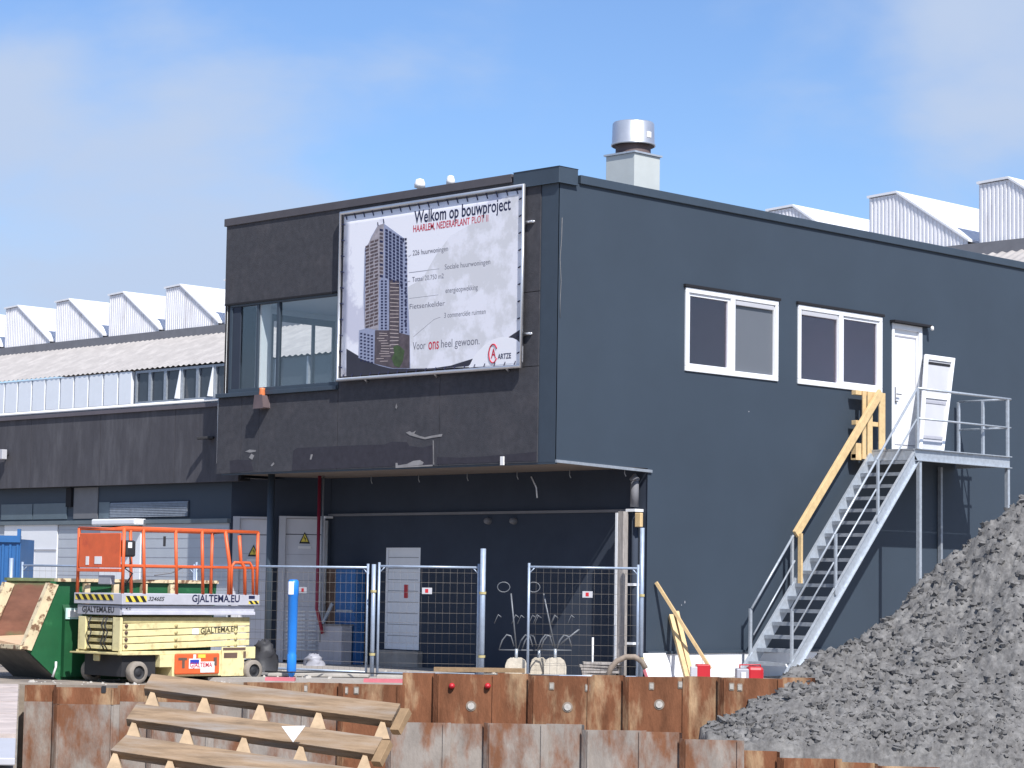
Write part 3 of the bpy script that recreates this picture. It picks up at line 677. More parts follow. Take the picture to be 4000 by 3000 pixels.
for j in range(25):
    for i in range(3):
        yy = 940+j*13.6-i*5+8; xx = 1428+i*17
        if yy < 900+(1476-xx)*1.1: continue
        tq(t2 if (i+j) % 3 else t3, xx+rnd.uniform(-2, 2), yy, 14, 8.5, .0048, -5)
for j in range(13):
    tq(t3 if j % 3 else t1, 1483, 893+j*15, 13, 9, .0048, 2)
for j in range(19): tq(t4, 1523+rnd.uniform(-1, 2), 1105+j*15, 34, 3, .005, rnd.uniform(-2, 3))
for j in range(12): tq(t4, 1470+rnd.uniform(0, 20), 1300+j*10, 25+rnd.uniform(0, 15), 2.4, .005, rnd.uniform(-2, 2))
for j in range(22):
    tq(t1, 1580+rnd.uniform(-1, 3), 930+j*16, 8, 9, .005)
for j in range(9):
    for i in range(4): tq(t1, 1407+i*14, 1300+j*13+i*3, 8, 6, .005)
t1.build('printed_window', navyt, bn); t2.build('printed_balcony', bbrown, bn); t3.build('printed_balcony', bdark, bn); t4.build('printed_slab', mat('banner_cream', (.5, .42, .4), .6, var=.1), bn)
b = MB(); b.bar(RX(1500, 873, XT-.003), RX(1497, 855, XT-.003), .02, .001, (1, 0, 0)); b.bar(RX(1477, 882, XT-.003), RX(1475, 868, XT-.003), .02, .001, (1, 0, 0)); b.bar(RX(1577, 930, XT-.003), RX(1575, 945, XT-.003), .03, .001, (1, 0, 0)); b.build('printed_spire', navyt, bn)

# wall lamp (orange cap) on fascia
p = RX(1020, 1560, -.12)
lm = thing('wall_lamp', 'brown wall lamp with an orange cap below the corner window', 'lamp', p)
b = MB()
z1 = RX(1020, 1545, -.12).z; z0 = RX(1020, 1594, -.12).z
b.prism([(-.02, p.y-.1, z1), (-.02, p.y+.1, z1), (-.02, p.y+.13, z0), (-.02, p.y-.13, z0)], (-.17, 0, 0)); b.build('housing', mat('brown_cast_metal', (.13, .095, .1), .6, var=.2), lm, bevel=.01)
b = MB(); b.lathe((-.1, p.y, z1+.002), [(.055, 0), (.06, .02), (.05, .1), (.055, .13), (0, .14)], 14); b.build('cap', orangecap, lm)

# roof items
fan = thing('roof_ventilator', 'silver drum roof ventilator on a pale square duct', 'ventilator', RD(2472, 740, 39.5))
b = MB(); DFN = 39.3
c = RD(2472, 700, DFN)
# duct with its corner toward the camera
hw = .325
zt = RD(2472, 597, DFN-.4).z; zb = 7.7
b.box(c.x-hw, c.x+hw, c.y-hw, c.y+hw, zb, zt); b.build('duct', mat('pale_green_grey_sheet', (.5, .53, .52), .5, var=.05), fan, bevel=.008)
b = MB(); b.box(c.x-hw-.03, c.x+hw+.03, c.y-hw-.03, c.y+hw+.03, zt, zt+.03); b.build('flange', galv, fan)
ztop = RD(2472, 478, DFN).z; zd = RD(2472, 572, DFN).z
b = MB(); b.lathe((c.x, c.y, 0), [(.34, zt+.03), (.3, zt+.03), (.3, zd), (.36, zd-.01)], 32); b.build('fan_guard', mat('dark_rusty_guard', (.1, .07, .07), .7), fan)
b = MB(); b.lathe((c.x, c.y, 0), [(.36, zd), (.378, zd), (.378, zd+.03), (.365, zd+.04), (.355, ztop-.04), (.34, ztop-.015), (.28, ztop), (0, ztop+.015)], 40); dm = b.build('drum', alu, fan)
b = MB(); q = RD(2545, 523, DFN-.3); n_ = (V((q.x, q.y, 0))-V((c.x, c.y, 0))).normalized()
cc = V((c.x, c.y, q.z))+n_*.362; tt = n_.cross(V((0, 0, 1))); b.frame(cc-tt*.05-V((0, 0, .05)), tt*.1, n_*.006, V((0, 0, .1))); b.build('type_label', paper, dm)
for px, lab in ((1640, 'larger left one of two white mushroom roof vents above the banner'), (1760, 'smaller right one of two white mushroom roof vents above the banner')):
    p = RX(px, 720, .9); zt_ = RX(px, 697 if px < 1700 else 684, .9).z
    v_ = thing('roof_vent', lab, 'roof vent', (p.x, p.y, 7.8), group='roof vents')
    b = MB(); r = .095 if px < 1700 else .075
    b.lathe((p.x, p.y, 0), [(.05, 7.8), (.05, zt_-.16), (r, zt_-.16), (r, zt_-.1), (r*.7, zt_-.02), (0, zt_)], 16); b.build('cowl', paper, v_)

# ------------------------------------------------------------ factory hall behind
fh = thing('factory_hall', 'long low factory hall with a sawtooth roof of white monitors behind the office block', 'building', (2, 20, 0))
YFE = 48
zF0, zF1 = 3.3, 4.70
ycut = [RX(px, 1800, .5).y for px in (680, 388, 118)]
ys = [YE+.14, *ycut]
while ys[-1] < YFE-3: ys.append(ys[-1]+2.75)
for a, c in zip(ys, ys[1:]): b = MB(); b.box(.5, .62, a, c-.012, zF0, zF1); b.build('fascia_panel', felt2, fh)
b = MB(); b.box(.53, .75, YE+.1, YFE, zF0+.01, zF1-.01); b.build('fascia_backing', joint, fh)
b = MB(); b.box(.46, .75, YE+.14, YFE, zF1, zF1+.075); b.build('coping', mat('brown_coping', (.12, .105, .12), .7, var=.1), fh)
b = MB(); b.tube((.52, YE+.1, 4.83), (.52, YFE, 4.83), .03, 8); b.build('white_pipe', pvc, fh)
XC = 13.0; ZC_0, ZC_1 = 6.42, 7.33
b = MB(); b.quad((.6, YE+.01, 4.74), (XC, YE+.01, 4.74), (XC, YFE, 4.74), (.6, YFE, 4.74)); b.build('flat_roof', gutter, fh)
b = MB(); b.box(XC, XC+.1, YE+.01, YFE, 4.74, ZC_0-.03); b.build('sill_wall', bluetrim, fh)
b = MB(); b.box(XC+.1, XC+.15, YE+.01, YFE, ZC_0-.03, ZC_1+.03); b.build('clerestory_backing', darkglass, fh)
def cpx(x): return x/1.508
edges = [(35-78, 35), (35, 112), (112, 195), (195, 275), (275, 360), (360, 443), (443, 528), (528, 615), (615, 703), (703, 785)]
for a, c in edges:
    y1 = RX(cpx(a), 1540, XC).y; y0 = RX(cpx(c), 1540, XC).y
    b = MB(); b.box(XC-.05, XC+.08, y0+.04, y1-.04, ZC_0, ZC_1+.02); b.build('window_blank', pvc, fh, bevel=.006)
yy = RX(cpx(-43), 1540, XC).y
while yy < YFE-1.5: b = MB(); b.box(XC-.05, XC+.08, yy+.04, yy+1.2, ZC_0, ZC_1+.02); b.build('window_blank', pvc, fh, bevel=.006); yy += 1.24
for i, (a, c) in enumerate([(800, 885), (885, 975), (975, 1072), (1072, 1165), (1165, 1265), (1265, 1365)]):
    y1 = RX(cpx(a), 1500, XC).y; y0 = RX(cpx(c), 1500, XC).y
    b = MB()
    for q in ((y0, y0+.06, ZC_0-.02, ZC_1+.02), (y1-.06, y1, ZC_0-.02, ZC_1+.02), (y0+.06, y1-.06, ZC_0-.02, ZC_0+.05), (y0+.06, y1-.06, ZC_1-.05, ZC_1+.02)): b.box(XC-.02, XC+.08, *q)
    wo_ = b.build('window', galvd, fh)
    b = MB(); b.box(XC+.04, XC+.06, y0+.06, y1-.06, ZC_0+.05, ZC_1-.05); b.build('pane', darkglass, wo_)
    if i in (2, 4): b = MB(); b.prism([(XC-.03, y0+.03, ZC_1-.02), (XC-.03, y0+.03, ZC_0+.05), (XC-.2, y0+.03, ZC_0+.05)], (0, .04, 0)); b.build('vent_flap', pvc, wo_)
y0 = YE+.02; y1 = RX(cpx(1380), 1500, XC).y
while y0 < y1-.3:
    b = MB(); b.box(XC-.02, XC+.08, y0, y0+.06, ZC_0-.02, ZC_1+.02); b.build('window_post', galvd, fh); y0 += 1.3
# corrugated roof
XM = 16.
ZM = RX(20, 1360, XM).z
ZRU = RX(0, 1387, XM).z
def corrug(y0, y1, xa, xb, za, zb, name='roof_slope'):
    b = MB(); n = int((y1-y0)/.03); ve = []; fs = []
    sl_ = (zb-za)/(xb-xa)
    xs = [xa, xb]
    for i in range(n+1):
        y = y0+(y1-y0)*i/n; h = .02*math.cos(2*math.pi*y/.24)
        for x in xs: ve.append((x, y, za+(x-xa)*sl_+h))
    m = len(xs)
    for i in range(n):
        for k in range(m-1): fs.append((i*m+k, i*m+k+1, (i+1)*m+k+1, (i+1)*m+k))
    b.add(ve, fs, True); return b.build(name, corr, fh)
ZE = ZC_1+.06
corrug(YE+.02, YFE, XC-.08, XM, ZE, ZRU)
corrug(.1, YE, XE+.03, XM, ZE+(ZRU-ZE)*(XE+.03-XC)/(XM-XC), ZRU)
b = MB(); b.box(XM-.1, XM+.1, .9, YFE, ZRU-.1, ZM+.0); b.build('gutter', gutter, fh)
b = MB(); b.box(1.5, XM+12, YFE, YFE+.2, 0, 6); b.build('end_wall', corr, fh)
Yk0 = RX(3396, 850, XM).y; dY = (RX(20, 1300, XM).y-Yk0)/12
ZT = RX(3396, 775, XM).z; ZMb = ZM-.0
for k in (-1, 0, 1, 2, 7, 8, 9, 10, 11, 12, 13, 14):
    yk = Yk0+dY*k
    prof = [(yk, ZMb), (yk, ZT-.01), (yk-.26*dY, ZT+.02), (yk-.9*dY, ZMb+.08), (yk-.9*dY, ZMb)]
    # corrugated siding front: rib strips
    b = MB(); b.poly([(XM, y, z) for y, z in prof]); 
    mo = b.build('roof_monitor', siding, fh)
    b = MB(); y = yk-.05
    def topz(y):
        t = (yk-y)/dY
        return ZT if t < .26 else ZT+(ZMb+.08-ZT)*(t-.26)/.64
    while y > yk-.88*dY:
        b.box(XM-.025, XM+.0, y-.045, y, ZMb, topz(y-.045)-.02); y -= .1
    b.build('siding_rib', siding, mo)
    b = MB(); th = .05; pr = [(yk+.03, ZT), (yk-.26*dY, ZT+.035), (yk-.92*dY, ZMb+.06)]
    for (ya, za), (yb, zb_) in zip(pr, pr[1:]):
        b.hexa([(XM-.06, yb, zb_), (XM+12, yb, zb_), (XM+12, ya, za), (XM-.06, ya, za), (XM-.06, yb, zb_+th), (XM+12, yb, zb_+th), (XM+12, ya, za+th), (XM-.06, ya, za+th)])
    b.build('roof_sheet', whitemetal, mo)
    b = MB(); b.quad((XM, yk, ZMb), (XM+12, yk, ZMb), (XM+12, yk, ZT), (XM, yk, ZT)); b.build('side_sheet', siding, mo)
b = MB(); b.quad((XM+12, -2, 0), (XM+12, YFE, 0), (XM+12, YFE, ZMb), (XM+12, -2, ZMb)); b.quad((XM, 0, ZMb), (XM+12, 0, ZMb), (XM+12, YFE, ZMb), (XM, YFE, ZMb)); b.build('roof_valley', gutter, fh)
# small bird-like vent on the roof ridge
p = RX(341, 1172, XM+2); b = MB(); b.tube((p.x, p.y, ZT-.3), (p.x, p.y, ZT+.12), .06, 8); b.lathe((p.x, p.y, ZT+.12), [(.09, 0), (.1, .06), (0, .14)], 10); b.build('vent_pipe', pvc, fh)
# lower wall of the hall at x = .7
XL = .7
def P8(x, y): return RX(x/2.087, 1900+y/2.087, XL)
YW0 = P8(1880, 400).y
b = MB(); b.quad((XL, YW0, 0), (XL, YFE, 0), (XL, YFE, zF0), (XL, YW0, zF0)); b.build('lower_wall', bluewall, fh)
zA, zB, zC = P8(800, 130).z, P8(800, 262).z, P8(800, 285).z
def lw(xa, xb, z0, z1, m, name, off=.02, parent=None):
    b = MB(); b.box(XL-off, XL-.001, P8(xb, 300).y+.01, P8(xa, 300).y-.01, z0, z1); return b.build(name, m, parent or fh)
panelg = mat('teal_grey_panel', (.11, .145, .17), .5, var=.08)
lw(10, 268, zB, zA, panelg, 'window_panel'); lw(272, 548, zB, zA, panelg, 'window_panel'); lw(600, 800, zB, zF0-.02, mat('taupe_panel', (.16, .16, .17), .5, var=.1), 'window_panel')
lw(808, 900, zB, zA, panelg, 'window_panel')
lw(548, 594, zA-.08, zF0-.02, joint, 'cable_duct', .06)
lo = lw(905, 1545, zB, zA, recess, 'louvre')
b = MB(); ya, yb = P8(1545, 200).y+.02, P8(905, 200).y-.02
for i in range(9):
    z = zB+.02+i*(zA-zB-.04)/9; b.hexa([(XL-.05, ya, z), (XL-.02, ya, z), (XL-.02, yb, z), (XL-.05, yb, z), (XL-.03, ya, z+.03), (XL-.02, ya, z+.035), (XL-.02, yb, z+.035), (XL-.03, yb, z+.03)])
b.build('louvre_blade', galvd, lo)
b = MB(); b.box(XL-.09, XL-.001, YW0, YFE, zC-.06, zC+.02); b.build('ledge', mat('grey_blue_ledge', (.13, .16, .18), .5), fh)
lg = mat('ribbed_grey_door', (.46, .49, .53), .55, var=.04)
lw(1170, 1878, 0, zC-.065, lg, 'roller_door', .03); lw(490, 835, 0, zC-.065, lg, 'roller_door', .03); lw(-400, 48, 0, zC-.065, lg, 'roller_door', .03)
b = MB()
for (a, c) in ((1170, 1878), (490, 835)):
    z = .1
    while z < zC-.1: b.box(XL-.034, XL-.03, P8(c, 300).y+.02, P8(a, 300).y-.02, z, z+.008); z += .18
b.build('door_groove', greyp, fh)
wd_ = lw(52, 488, 0, P8(250, 305).z, pvc, 'white_door', .05)
b = MB()
for (xa, xb, ya, yb) in ((175, 285, 505, 520), (300, 478, 510, 522), (285, 300, 505, 900)):
    b.box(XL-.065, XL-.05, P8(xb, ya).y, P8(xa, ya).y, P8(xa, yb).z, P8(xa, ya).z)
b.build('door_rail', greysheet, wd_)
lw(835, 1168, 0, P8(1000, 330).z, pvc, 'white_door', .05)
b = MB(); b.box(XL-.3, XL-.002, P8(1200, 300).y, P8(845, 300).y, P8(1000, 320).z, P8(1000, 268).z); b.build('shutter_box', pvc, fh, bevel=.03)
# spotlights on hall fascia
for (px, py, lab, s) in ((800, 1712, 'dark floodlight arm on the weathered fascia near the office corner', 0), (8, 1775, 'pale floodlight on the weathered fascia at the far left', 1)):
    p = RX(px, py, .35); t_ = thing('floodlight', lab, 'floodlight', p)
    b = MB()
    if s: b.box(.3, .42, p.y-.08, p.y+.08, p.z-.1, p.z+.1)
    else: b.bar((.28, p.y+.14, p.z), (.48, p.y-.1, p.z+.02), .09, .05)
    b.build('lamp_head', greysheet if s else black, t_, bevel=.01); b = MB(); b.tube((.38, p.y, p.z), (.5, p.y, p.z), .02, 8); b.build('arm', black, t_)
# transformer doors on the slanting wall between hall and office recess
Q0 = P8(1880, 400); Q0.z = 0; Q1 = RX(1285, 2300, XB-.01); Q1.z = 0
UD = (Q1-Q0).normalized(); ND = V((UD.y, -UD.x, 0))
if ND.dot(F0) > 0: ND = -ND
def RW(px, py, off=0.):
    d = ray(px, py); o_ = Q0+ND*off; return CAM+d*((o_-CAM).dot(ND)/d.dot(ND))
def wbox(mb, p0x, p1x, z0, z1, o0, o1):
    """box on the slanting wall from pixel column p0x to p1x, between offsets o0 < o1 in front of it"""
    a = RW(p0x, 2300, o1); c = RW(p1x, 2300, o1); a.z = c.z = z0
    mb.frame(a-ND*(o1-o0), c-a, ND*(o1-o0), V((0, 0, z1-z0)))
b = MB(); b.quad(Q0, Q1, Q1+V((0, 0, 3.5)), Q0+V((0, 0, 3.5))); b.build('slanting_wall', recess, fh)
b = MB(); b.quad((.6, YE, 3.36), (XB, YE, 3.36), (XB, YFE, 3.36), (.6, YFE, 3.36)); b.build('alcove_soffit', gutter, fh)
cgd = mat('cool_grey_door', (.62, .62, .66), .5, var=.04)
for (xa, xb, s) in ((1085, 1264, 1), (905, 1052, 0)):
    zD = RW(1120, 2016, .1).z if s else RW(985, 2018, .1).z
    b = MB(); wbox(b, xa, xa+26, 0, zD, .0, .14); wbox(b, xb-8, xb, 0, zD, 0, .14); wbox(b, xa+26.5, xb-8.5, zD-.04, zD, 0, .14); fr_ = b.build('door_frame', greysheet, fh)
    b = MB(); wbox(b, xa+27, xb-9, .04, zD-.34, .03, .07); dl = b.build('door', cgd, fh)
    b = MB(); wbox(b, xa+27, xb-9, zD-.325, zD-.045, .03, .07); b.build('transom', cgd, fh)
    b = MB()
    for i in range(8): wbox(b, xa+30, xb-12, .3+i*.24, .307+i*.24, .071, .075)
    b.build('door_groove', greyp, dl)
    if s:
        b = MB()
        for u0, u1 in ((1120, 1150), (1165, 1195), (1208, 1238)):
            for i in range(11): z = .22+i*.07; wbox(b, u0, u1, z, z+.03, .071, .09)
        b.build('louvre_blade', pvc, dl)
    c = RW(1190, 2103, .08) if s else RW(990, 2153, .08)
    def tri(r_, off, m, nm): b = MB(); o_ = c+ND*off; b.prism([o_-UD*r_*.85-V((0, 0, r_*.8)), o_+UD*r_*.85-V((0, 0, r_*.8)), o_+V((0, 0, r_))], ND*.003); b.build(nm, m, dl, fixn=True)
    tri(.12, 0, black, 'warning_sign'); tri(.08, .004, yellow, 'sign_face')
    b = MB(); o_ = c+ND*.0085; b.prism([o_+V((0, 0, .045)), o_-UD*.022, o_, o_+UD*.012-V((0, 0, .07)), o_+UD*.022+V((0, 0, .008)), o_+V((0, 0, .008))], ND*.002); b.build('sign_bolt', black, dl, fixn=True)
    b = MB(); b.frame(c-UD*.12-V((0, 0, .19)), UD*.24, ND*.003, V((0, 0, .05))); b.build('sign_text', paper, dl)

# ------------------------------------------------------------ steel stairs
stx = thing('steel_staircase', 'galvanised steel outside staircase with a landing at the white upper door', 'staircase', (4.4, -.7, 0))
YI, YO = -.28, -1.18
TOP = RY(3575, 1760, YO); BOT = RY(3100, 2612, YO); TI = RY(3425, 1770, YI); BI = RY(2948, 2590, YI)
ZLD = 4.0; 
xT = TOP.x; xB_ = BOT.x
slope = (ZLD-.12-.05)/(xT-4.35)
def sx(z): return 4.35+(z-.05)/slope
for yv, nm in ((YI, 0), (YO, 1)):
    b = MB(); xb = 4.35; 
    d = V((xT-xb, 0, ZLD-.12-.05)); dn = d.normalized(); up = V((-dn.z, 0, dn.x))
    p0 = V((xb, yv, .03)); 
    b.frame(p0-up*.11+V((0, -.005, 0)), d, V((0, .01, 0)), up*.22)
    fl = -.05 if nm else .05
    b.frame(p0-up*.11+V((0, 0, 0)), d, V((0, fl, 0)), up*.012); b.frame(p0+up*.1+V((0, 0, 0)), d, V((0, fl, 0)), up*.012)
    b.build('stringer', galv, stx)
nt_ = 17
for i in range(nt_):
    z = .05+(i+1)*(ZLD-.05)/(nt_+1); x_ = sx(z)-.1
    b = MB(); b.box(x_, x_+.26, YO+.012, YI-.012, z-.03, z)
    b.box(x_, x_+.02, YO+.012, YI-.012, z-.06, z-.03)
    b.build('tread', galvd, stx)
# landing
xR = RY(3940, 1810, YO).x
b = MB(); b.box(xT, xR, YO+.04, -.02, ZLD-.035, ZLD); b.build('landing_deck', galvd, stx)
b = MB(); b.box(xT-.02, xR+.03, YO-.005, YO+.005, ZLD-.22, ZLD-.0); b.box(xT-.02, xR+.03, YO-.06, YO-.005, ZLD-.22, ZLD-.205); b.box(xT-.02, xR+.03, YO-.06, YO-.005, ZLD-.015, ZLD); b.build('landing_beam', galv, stx)
b = MB(); b.box(xR-.01, xR+.01, YO+.02, -.02, ZLD-.2, ZLD-.04); b.box(xT, xT+.015, YO+.02, -.02, ZLD-.2, ZLD-.04); b.box(xT+.9, xT+.93, YO+.02, -.02, ZLD-.14, ZLD-.04); b.build('cross_beam', galv, stx)
for px in (3590, 3935):
    q = RY(px, 2000, YO); b = MB(); b.box(q.x-.035, q.x+.035, YO-.035, YO+.035, 0, ZLD-.2); b.build('leg', galv, stx)
b = MB(); b.box(xR-.6, xR-.54, -.09, -.02, 0, ZLD-.2); b.build('leg', galvd, stx)
# rails
def rail(p, q, r=.021, nm='rail'): b = MB(); b.tube(p, q, r, 8); return b.build(nm, galv, stx)
def RYv(px, py, y): return RY(px, py, y)
PT = RY(3583, 1515, YO); PM = RY(3578, 1633, YO)
ET = RY(3930, 1560, YO); EM = RY(3930, 1670, YO)
ZT_, ZM_ = (PT.z+ET.z)/2, (PM.z+EM.z)/2
PT.z = ET.z = ZT_; PM.z = EM.z = ZM_
xP = PT.x; xQ = xR-.03
rail((xP, YO, ZT_), (xQ+.1, YO, ZT_), .025); rail((xP, YO, ZM_), (xQ+.1, YO, ZM_), .018)
rail((xQ, YO, ZT_-.005), (xQ, -.1, ZT_-.005), .02); rail((xQ, YO, ZM_-.005), (xQ, -.1, ZM_-.005), .018)
for x_, y_ in ((xP, YO), (xQ, YO), (xQ, (YO-.1)/2), (xQ, -.1)):
    b = MB(); b.box(x_-.03, x_+.03, y_-.02, y_+.02, ZLD, ZT_-.01); b.build('rail_post', galv, stx)
LB = RY(3089, 2387, YO); LM = RY(3092, 2482, YO)
rail(LB, (xP, YO, ZT_)); rail(LM, (xP, YO, ZM_), .015)
for px, pt, pb in ((3089, 2387, 2620), (3260, 2090, 2300), (3425, 1800, 2000)):
    t_ = RY(px, pt, YO); q = RY(px, pb, YO)
    zr = LB.z+(ZT_-LB.z)*(t_.x-LB.x)/(xP-LB.x)
    b = MB(); b.box(t_.x-.028, t_.x+.028, YO-.04, YO-.008, max(.02, .05+(t_.x-4.35)*slope), zr); b.build('rail_post', galv, stx)
IB = RY(2936, 2377, YI); IT = RY(3099, 2092, YI); IM = RY(2943, 2480, YI); IMT = RY(3105, 2190, YI)
rail(IB, IT); rail(IM, IMT, .015)
b = MB(); b.box(IB.x-.028, IB.x+.028, YI+.006, YI+.04, .02, IB.z); b.build('rail_post', galv, stx)
b = MB(); b.box(IT.x-.028, IT.x+.028, YI+.006, YI+.04, .05+(IT.x-4.35)*slope, IT.z); b.build('rail_post', galv, stx)
# criss-cross lattice under the lowest steps
b = MB()
for i in range(5):
    x_ = 4.35+i*.16; b.tube((x_, YO+.02, .02), (x_+.16, YO+.02, .25), .012, 6); b.tube((x_+.16, YO+.02, .02), (x_, YO+.02, .25), .012, 6)
b.build('foot_grille', pvc, stx)
# wooden makeshift handrail
hr = thing('timber_handrail', 'makeshift pale timber handrail bolted along the wall side of the steel stairs', 'handrail', IT)
YH = YI-.03
b = MB(); q0 = RY(3108, 2088, YH); q1 = RY(3440, 1532, YH); b.bar(q0, q1, .06, .15, (0, 0, 1)); b.build('rail', timberl, hr, bevel=.006)
b = MB(); q2 = RY(3121, 2290, YH); b.bar((q0.x+.07, YH-.05, q0.z+.02), (q0.x+.07, YH-.05, q2.z), .07, .05, (1, 0, 0)); b.build('post', timberl, hr)
# pallet leaning on the wall beside the door
pl = thing('wooden_pallet', 'pale wooden pallet standing upright against the wall at the top of the stairs', 'pallet', RY(3395, 1790, -.2))
xa, xb = RY(3342, 1650, -.2).x, RY(3455, 1650, -.2).x; za, zb_ = RY(3395, 1800, -.2).z, RY(3395, 1528, -.2).z
wds = [(xa+.19*(xb-xa), xa+.31*(xb-xa)), (xa+.36*(xb-xa), xa+.53*(xb-xa)), (xa+.76*(xb-xa), xa+.97*(xb-xa))]
for c0, c1 in wds: b = MB(); b.box(c0, c1, -.24, -.215, za+.02, zb_-.01); b.build('board', timberl, pl, bevel=.004)
for f in (0.02, .5, .93): b = MB(); z = za+f*(zb_-za); b.box(xa, xb, -.21, -.11, z, z+.08); b.build('bearer', timberl, pl, bevel=.004)
b = MB(); b.box(xa, xa+.16, -.212, -.1, za, za+.3); b.build('block', timberl, pl)
# loose white hatch on the landing
hx = thing('loose_door_panel', 'white framed door panel with grey infill leaning behind the landing railing', 'door panel', RY(3625, 1745, -.95))
A_ = RY(3588, 1742, -.5); B_ = RY(3682, 1752, -.5); C_ = RY(3727, 1400, -.1); D_ = RY(3612, 1385, -.1)
zb2 = ZLD+.01; A_.z = B_.z = zb2; C_.z = D_.z = (C_.z+D_.z)/2
ux = (B_-A_); uz = (D_-A_); n_ = ux.cross(uz).normalized()
if n_.y > 0: n_ = -n_
def hp(u, v): return A_+(B_-A_)*u*(1-v)+(C_-D_)*u*v+(D_-A_)*v
def slab(u0, u1, v0, v1, t0, t1, m, nm):
    b = MB(); q = [hp(u0, v0), hp(u1, v0), hp(u1, v1), hp(u0, v1)]; b.hexa([p_+n_*t0 for p_ in q]+[p_+n_*t1 for p_ in q]); return b.build(nm, m, hx, bevel=.004)
slab(.0, 1, 0, 1, -.02, 0, greysheet, 'infill')
for q in ((0, .1, 0, 1), (.9, 1, 0, 1), (.1, .9, .95, 1), (.1, .9, .55, .6), (.1, .9, 0, .03)): slab(*q, .001, .03, pvc, 'frame_bar')
slab(.12, .88, .905, .93, .001, .015, joint, 'vent_slot'); slab(.12, .88, .5, .53, .001, .015, greyp, 'vent_slot'); slab(.1, .9, .14, .17, .001, .02, greyp, 'cross_rail')

# ------------------------------------------------------------ fences
blueg = mat('blue_tinted_galv', (.38, .45, .56), .4, .3, var=.15, vs_=8)
def fence(pa, pb, ty, by, Da, Db, label, sign=None, mesh=True):
    A = RD(pa, ty, Da); B = RD(pb, ty, Db); zt = (A.z+B.z)/2; z0 = .06
    A.z = B.z = 0
    t = thing('mesh_fence', label, 'fence', A, group='mesh construction fence panels along the pit')
    ux = (B-A).normalized(); L = (B-A).length
    for P, nm in ((A, 'upright'), (B, 'upright')):
        b = MB(); b.tube(P+V((0, 0, .0)), P+V((0, 0, zt+.03)), .021, 8); b.build(nm, blueg, t)
    for z in (zt-.03, z0):
        b = MB(); b.tube(A+V((0, 0, z)), B+V((0, 0, z)), .019, 8); b.build('rail', blueg, t)
    b = MB(); n = int(L/.11)
    for i in range(1, n): P = A+ux*(L*i/n); b.tube(P+V((0, 0, z0)), P+V((0, 0, zt-.03)), .0014, 4)
    m = 10
    for j in range(1, m+1): z = z0+(zt-.12-z0)*j/m; b.tube(A+V((0, 0, z)), B+V((0, 0, z)), .0022, 4)
    b.build('wire_mesh', mat('dull_wire', (.22, .2, .18), .6, .3), t)
    b = MB()
    for P, s in ((A, 1), (B, -1)): b.tube(P+V((0, 0, zt-.14)), P+ux*s*.1+V((0, 0, zt-.03)), .01, 6)
    b.build('gusset', blueg, t)
    if sign:
        c = RD(sign[0], sign[1], Da+(Db-Da)*(sign[0]-pa)/(pb-pa)-.03)
        b = MB(); b.frame(c-ux*.08-V((0, 0, .05)), ux*.16, F0*.006, V((0, 0, .1))); sg = b.build('sign', greysheet, t)
        b = MB(); b.frame(c-ux*.03-V((0, 0, .03))-F0*.003, ux*.05, F0*.003, V((0, 0, .06))); b.build('sign_mark', redp, t)
    return t
fence(88, 760, 2206, 2640, 40.6, 39.7, 'mesh fence panel behind the skip and the lift cage')
fence(768, 1438, 2206, 2640, 39.65, 37.6, 'mesh fence panel right of the lift, in front of the grey transformer door', (1183, 2305))
fence(1482, 1871, 2207, 2640, 37.45, 37.35, 'mesh fence panel in front of the low grey door in the recess', (1668, 2308))
fence(2067, 2493, 2210, 2640, 37.3, 37.3, 'mesh fence panel in front of the bicycle stands and timber post', (2295, 2322))
def post(px, py, D, r, lab, m=blueg):
    p = RD(px, py, D); q = V((p.x, p.y, 0)); t = thing('fence_post', lab, 'post', q, group='thick round fence posts')
    b = MB(); b.tube(q, p, r, 12); b.build('pole', m, t)
    for z in (.35, 1.35):
        if z < p.z: b = MB(); b.lathe(q+V((0, 0, z)), [(r+.012, -.02), (r+.014, .02)], 10); b.build('clamp', creamd, t)
post(45, 2180, 40.7, .035, 'round post at the far left end of the mesh fence, before the blue container')
post(1461, 2204, 37.45, .035, 'round post between the two middle fence panels')
post(1888, 2143, 37.2, .045, 'tall thick round post at the right end of the low grey door panel')
post(2509, 2062, 37.4, .036, 'tall round post at the corner of the blue wall')

# ------------------------------------------------------------ small things on the pavement
def simple(name, label, cat, mb, m, group=None, bevel=0.):
    return props(mb.build(name, m, bevel=bevel), label, cat, group)
# blue tube
p = RD(1138, 2635, 36.6); q = V((p.x, p.y, 0))
bt = thing('blue_marker_post', 'bright blue plastic marker post with a white sticker near the lift', 'marker post', q)
zt = RD(1138, 2264, 36.6).z
b = MB(); b.lathe(q, [(.0, .0), (.04, .02), (.075, .1), (.075, .35), (.065, .37), (.072, .4), (.078, zt-.26), (.085, zt-.25), (.085, zt-.03), (.06, zt), (0, zt)], 14); pp = b.build('tube', blue, bt)
b = MB(); n_ = -F0; tt = R0; cc = q+V((0, 0, zt-.13))+n_*.085-tt*.02; b.frame(cc-tt*.045-V((0, 0, .1)), tt*.08, n_*.004, V((0, 0, .2))); b.build('sticker', paper, bt)
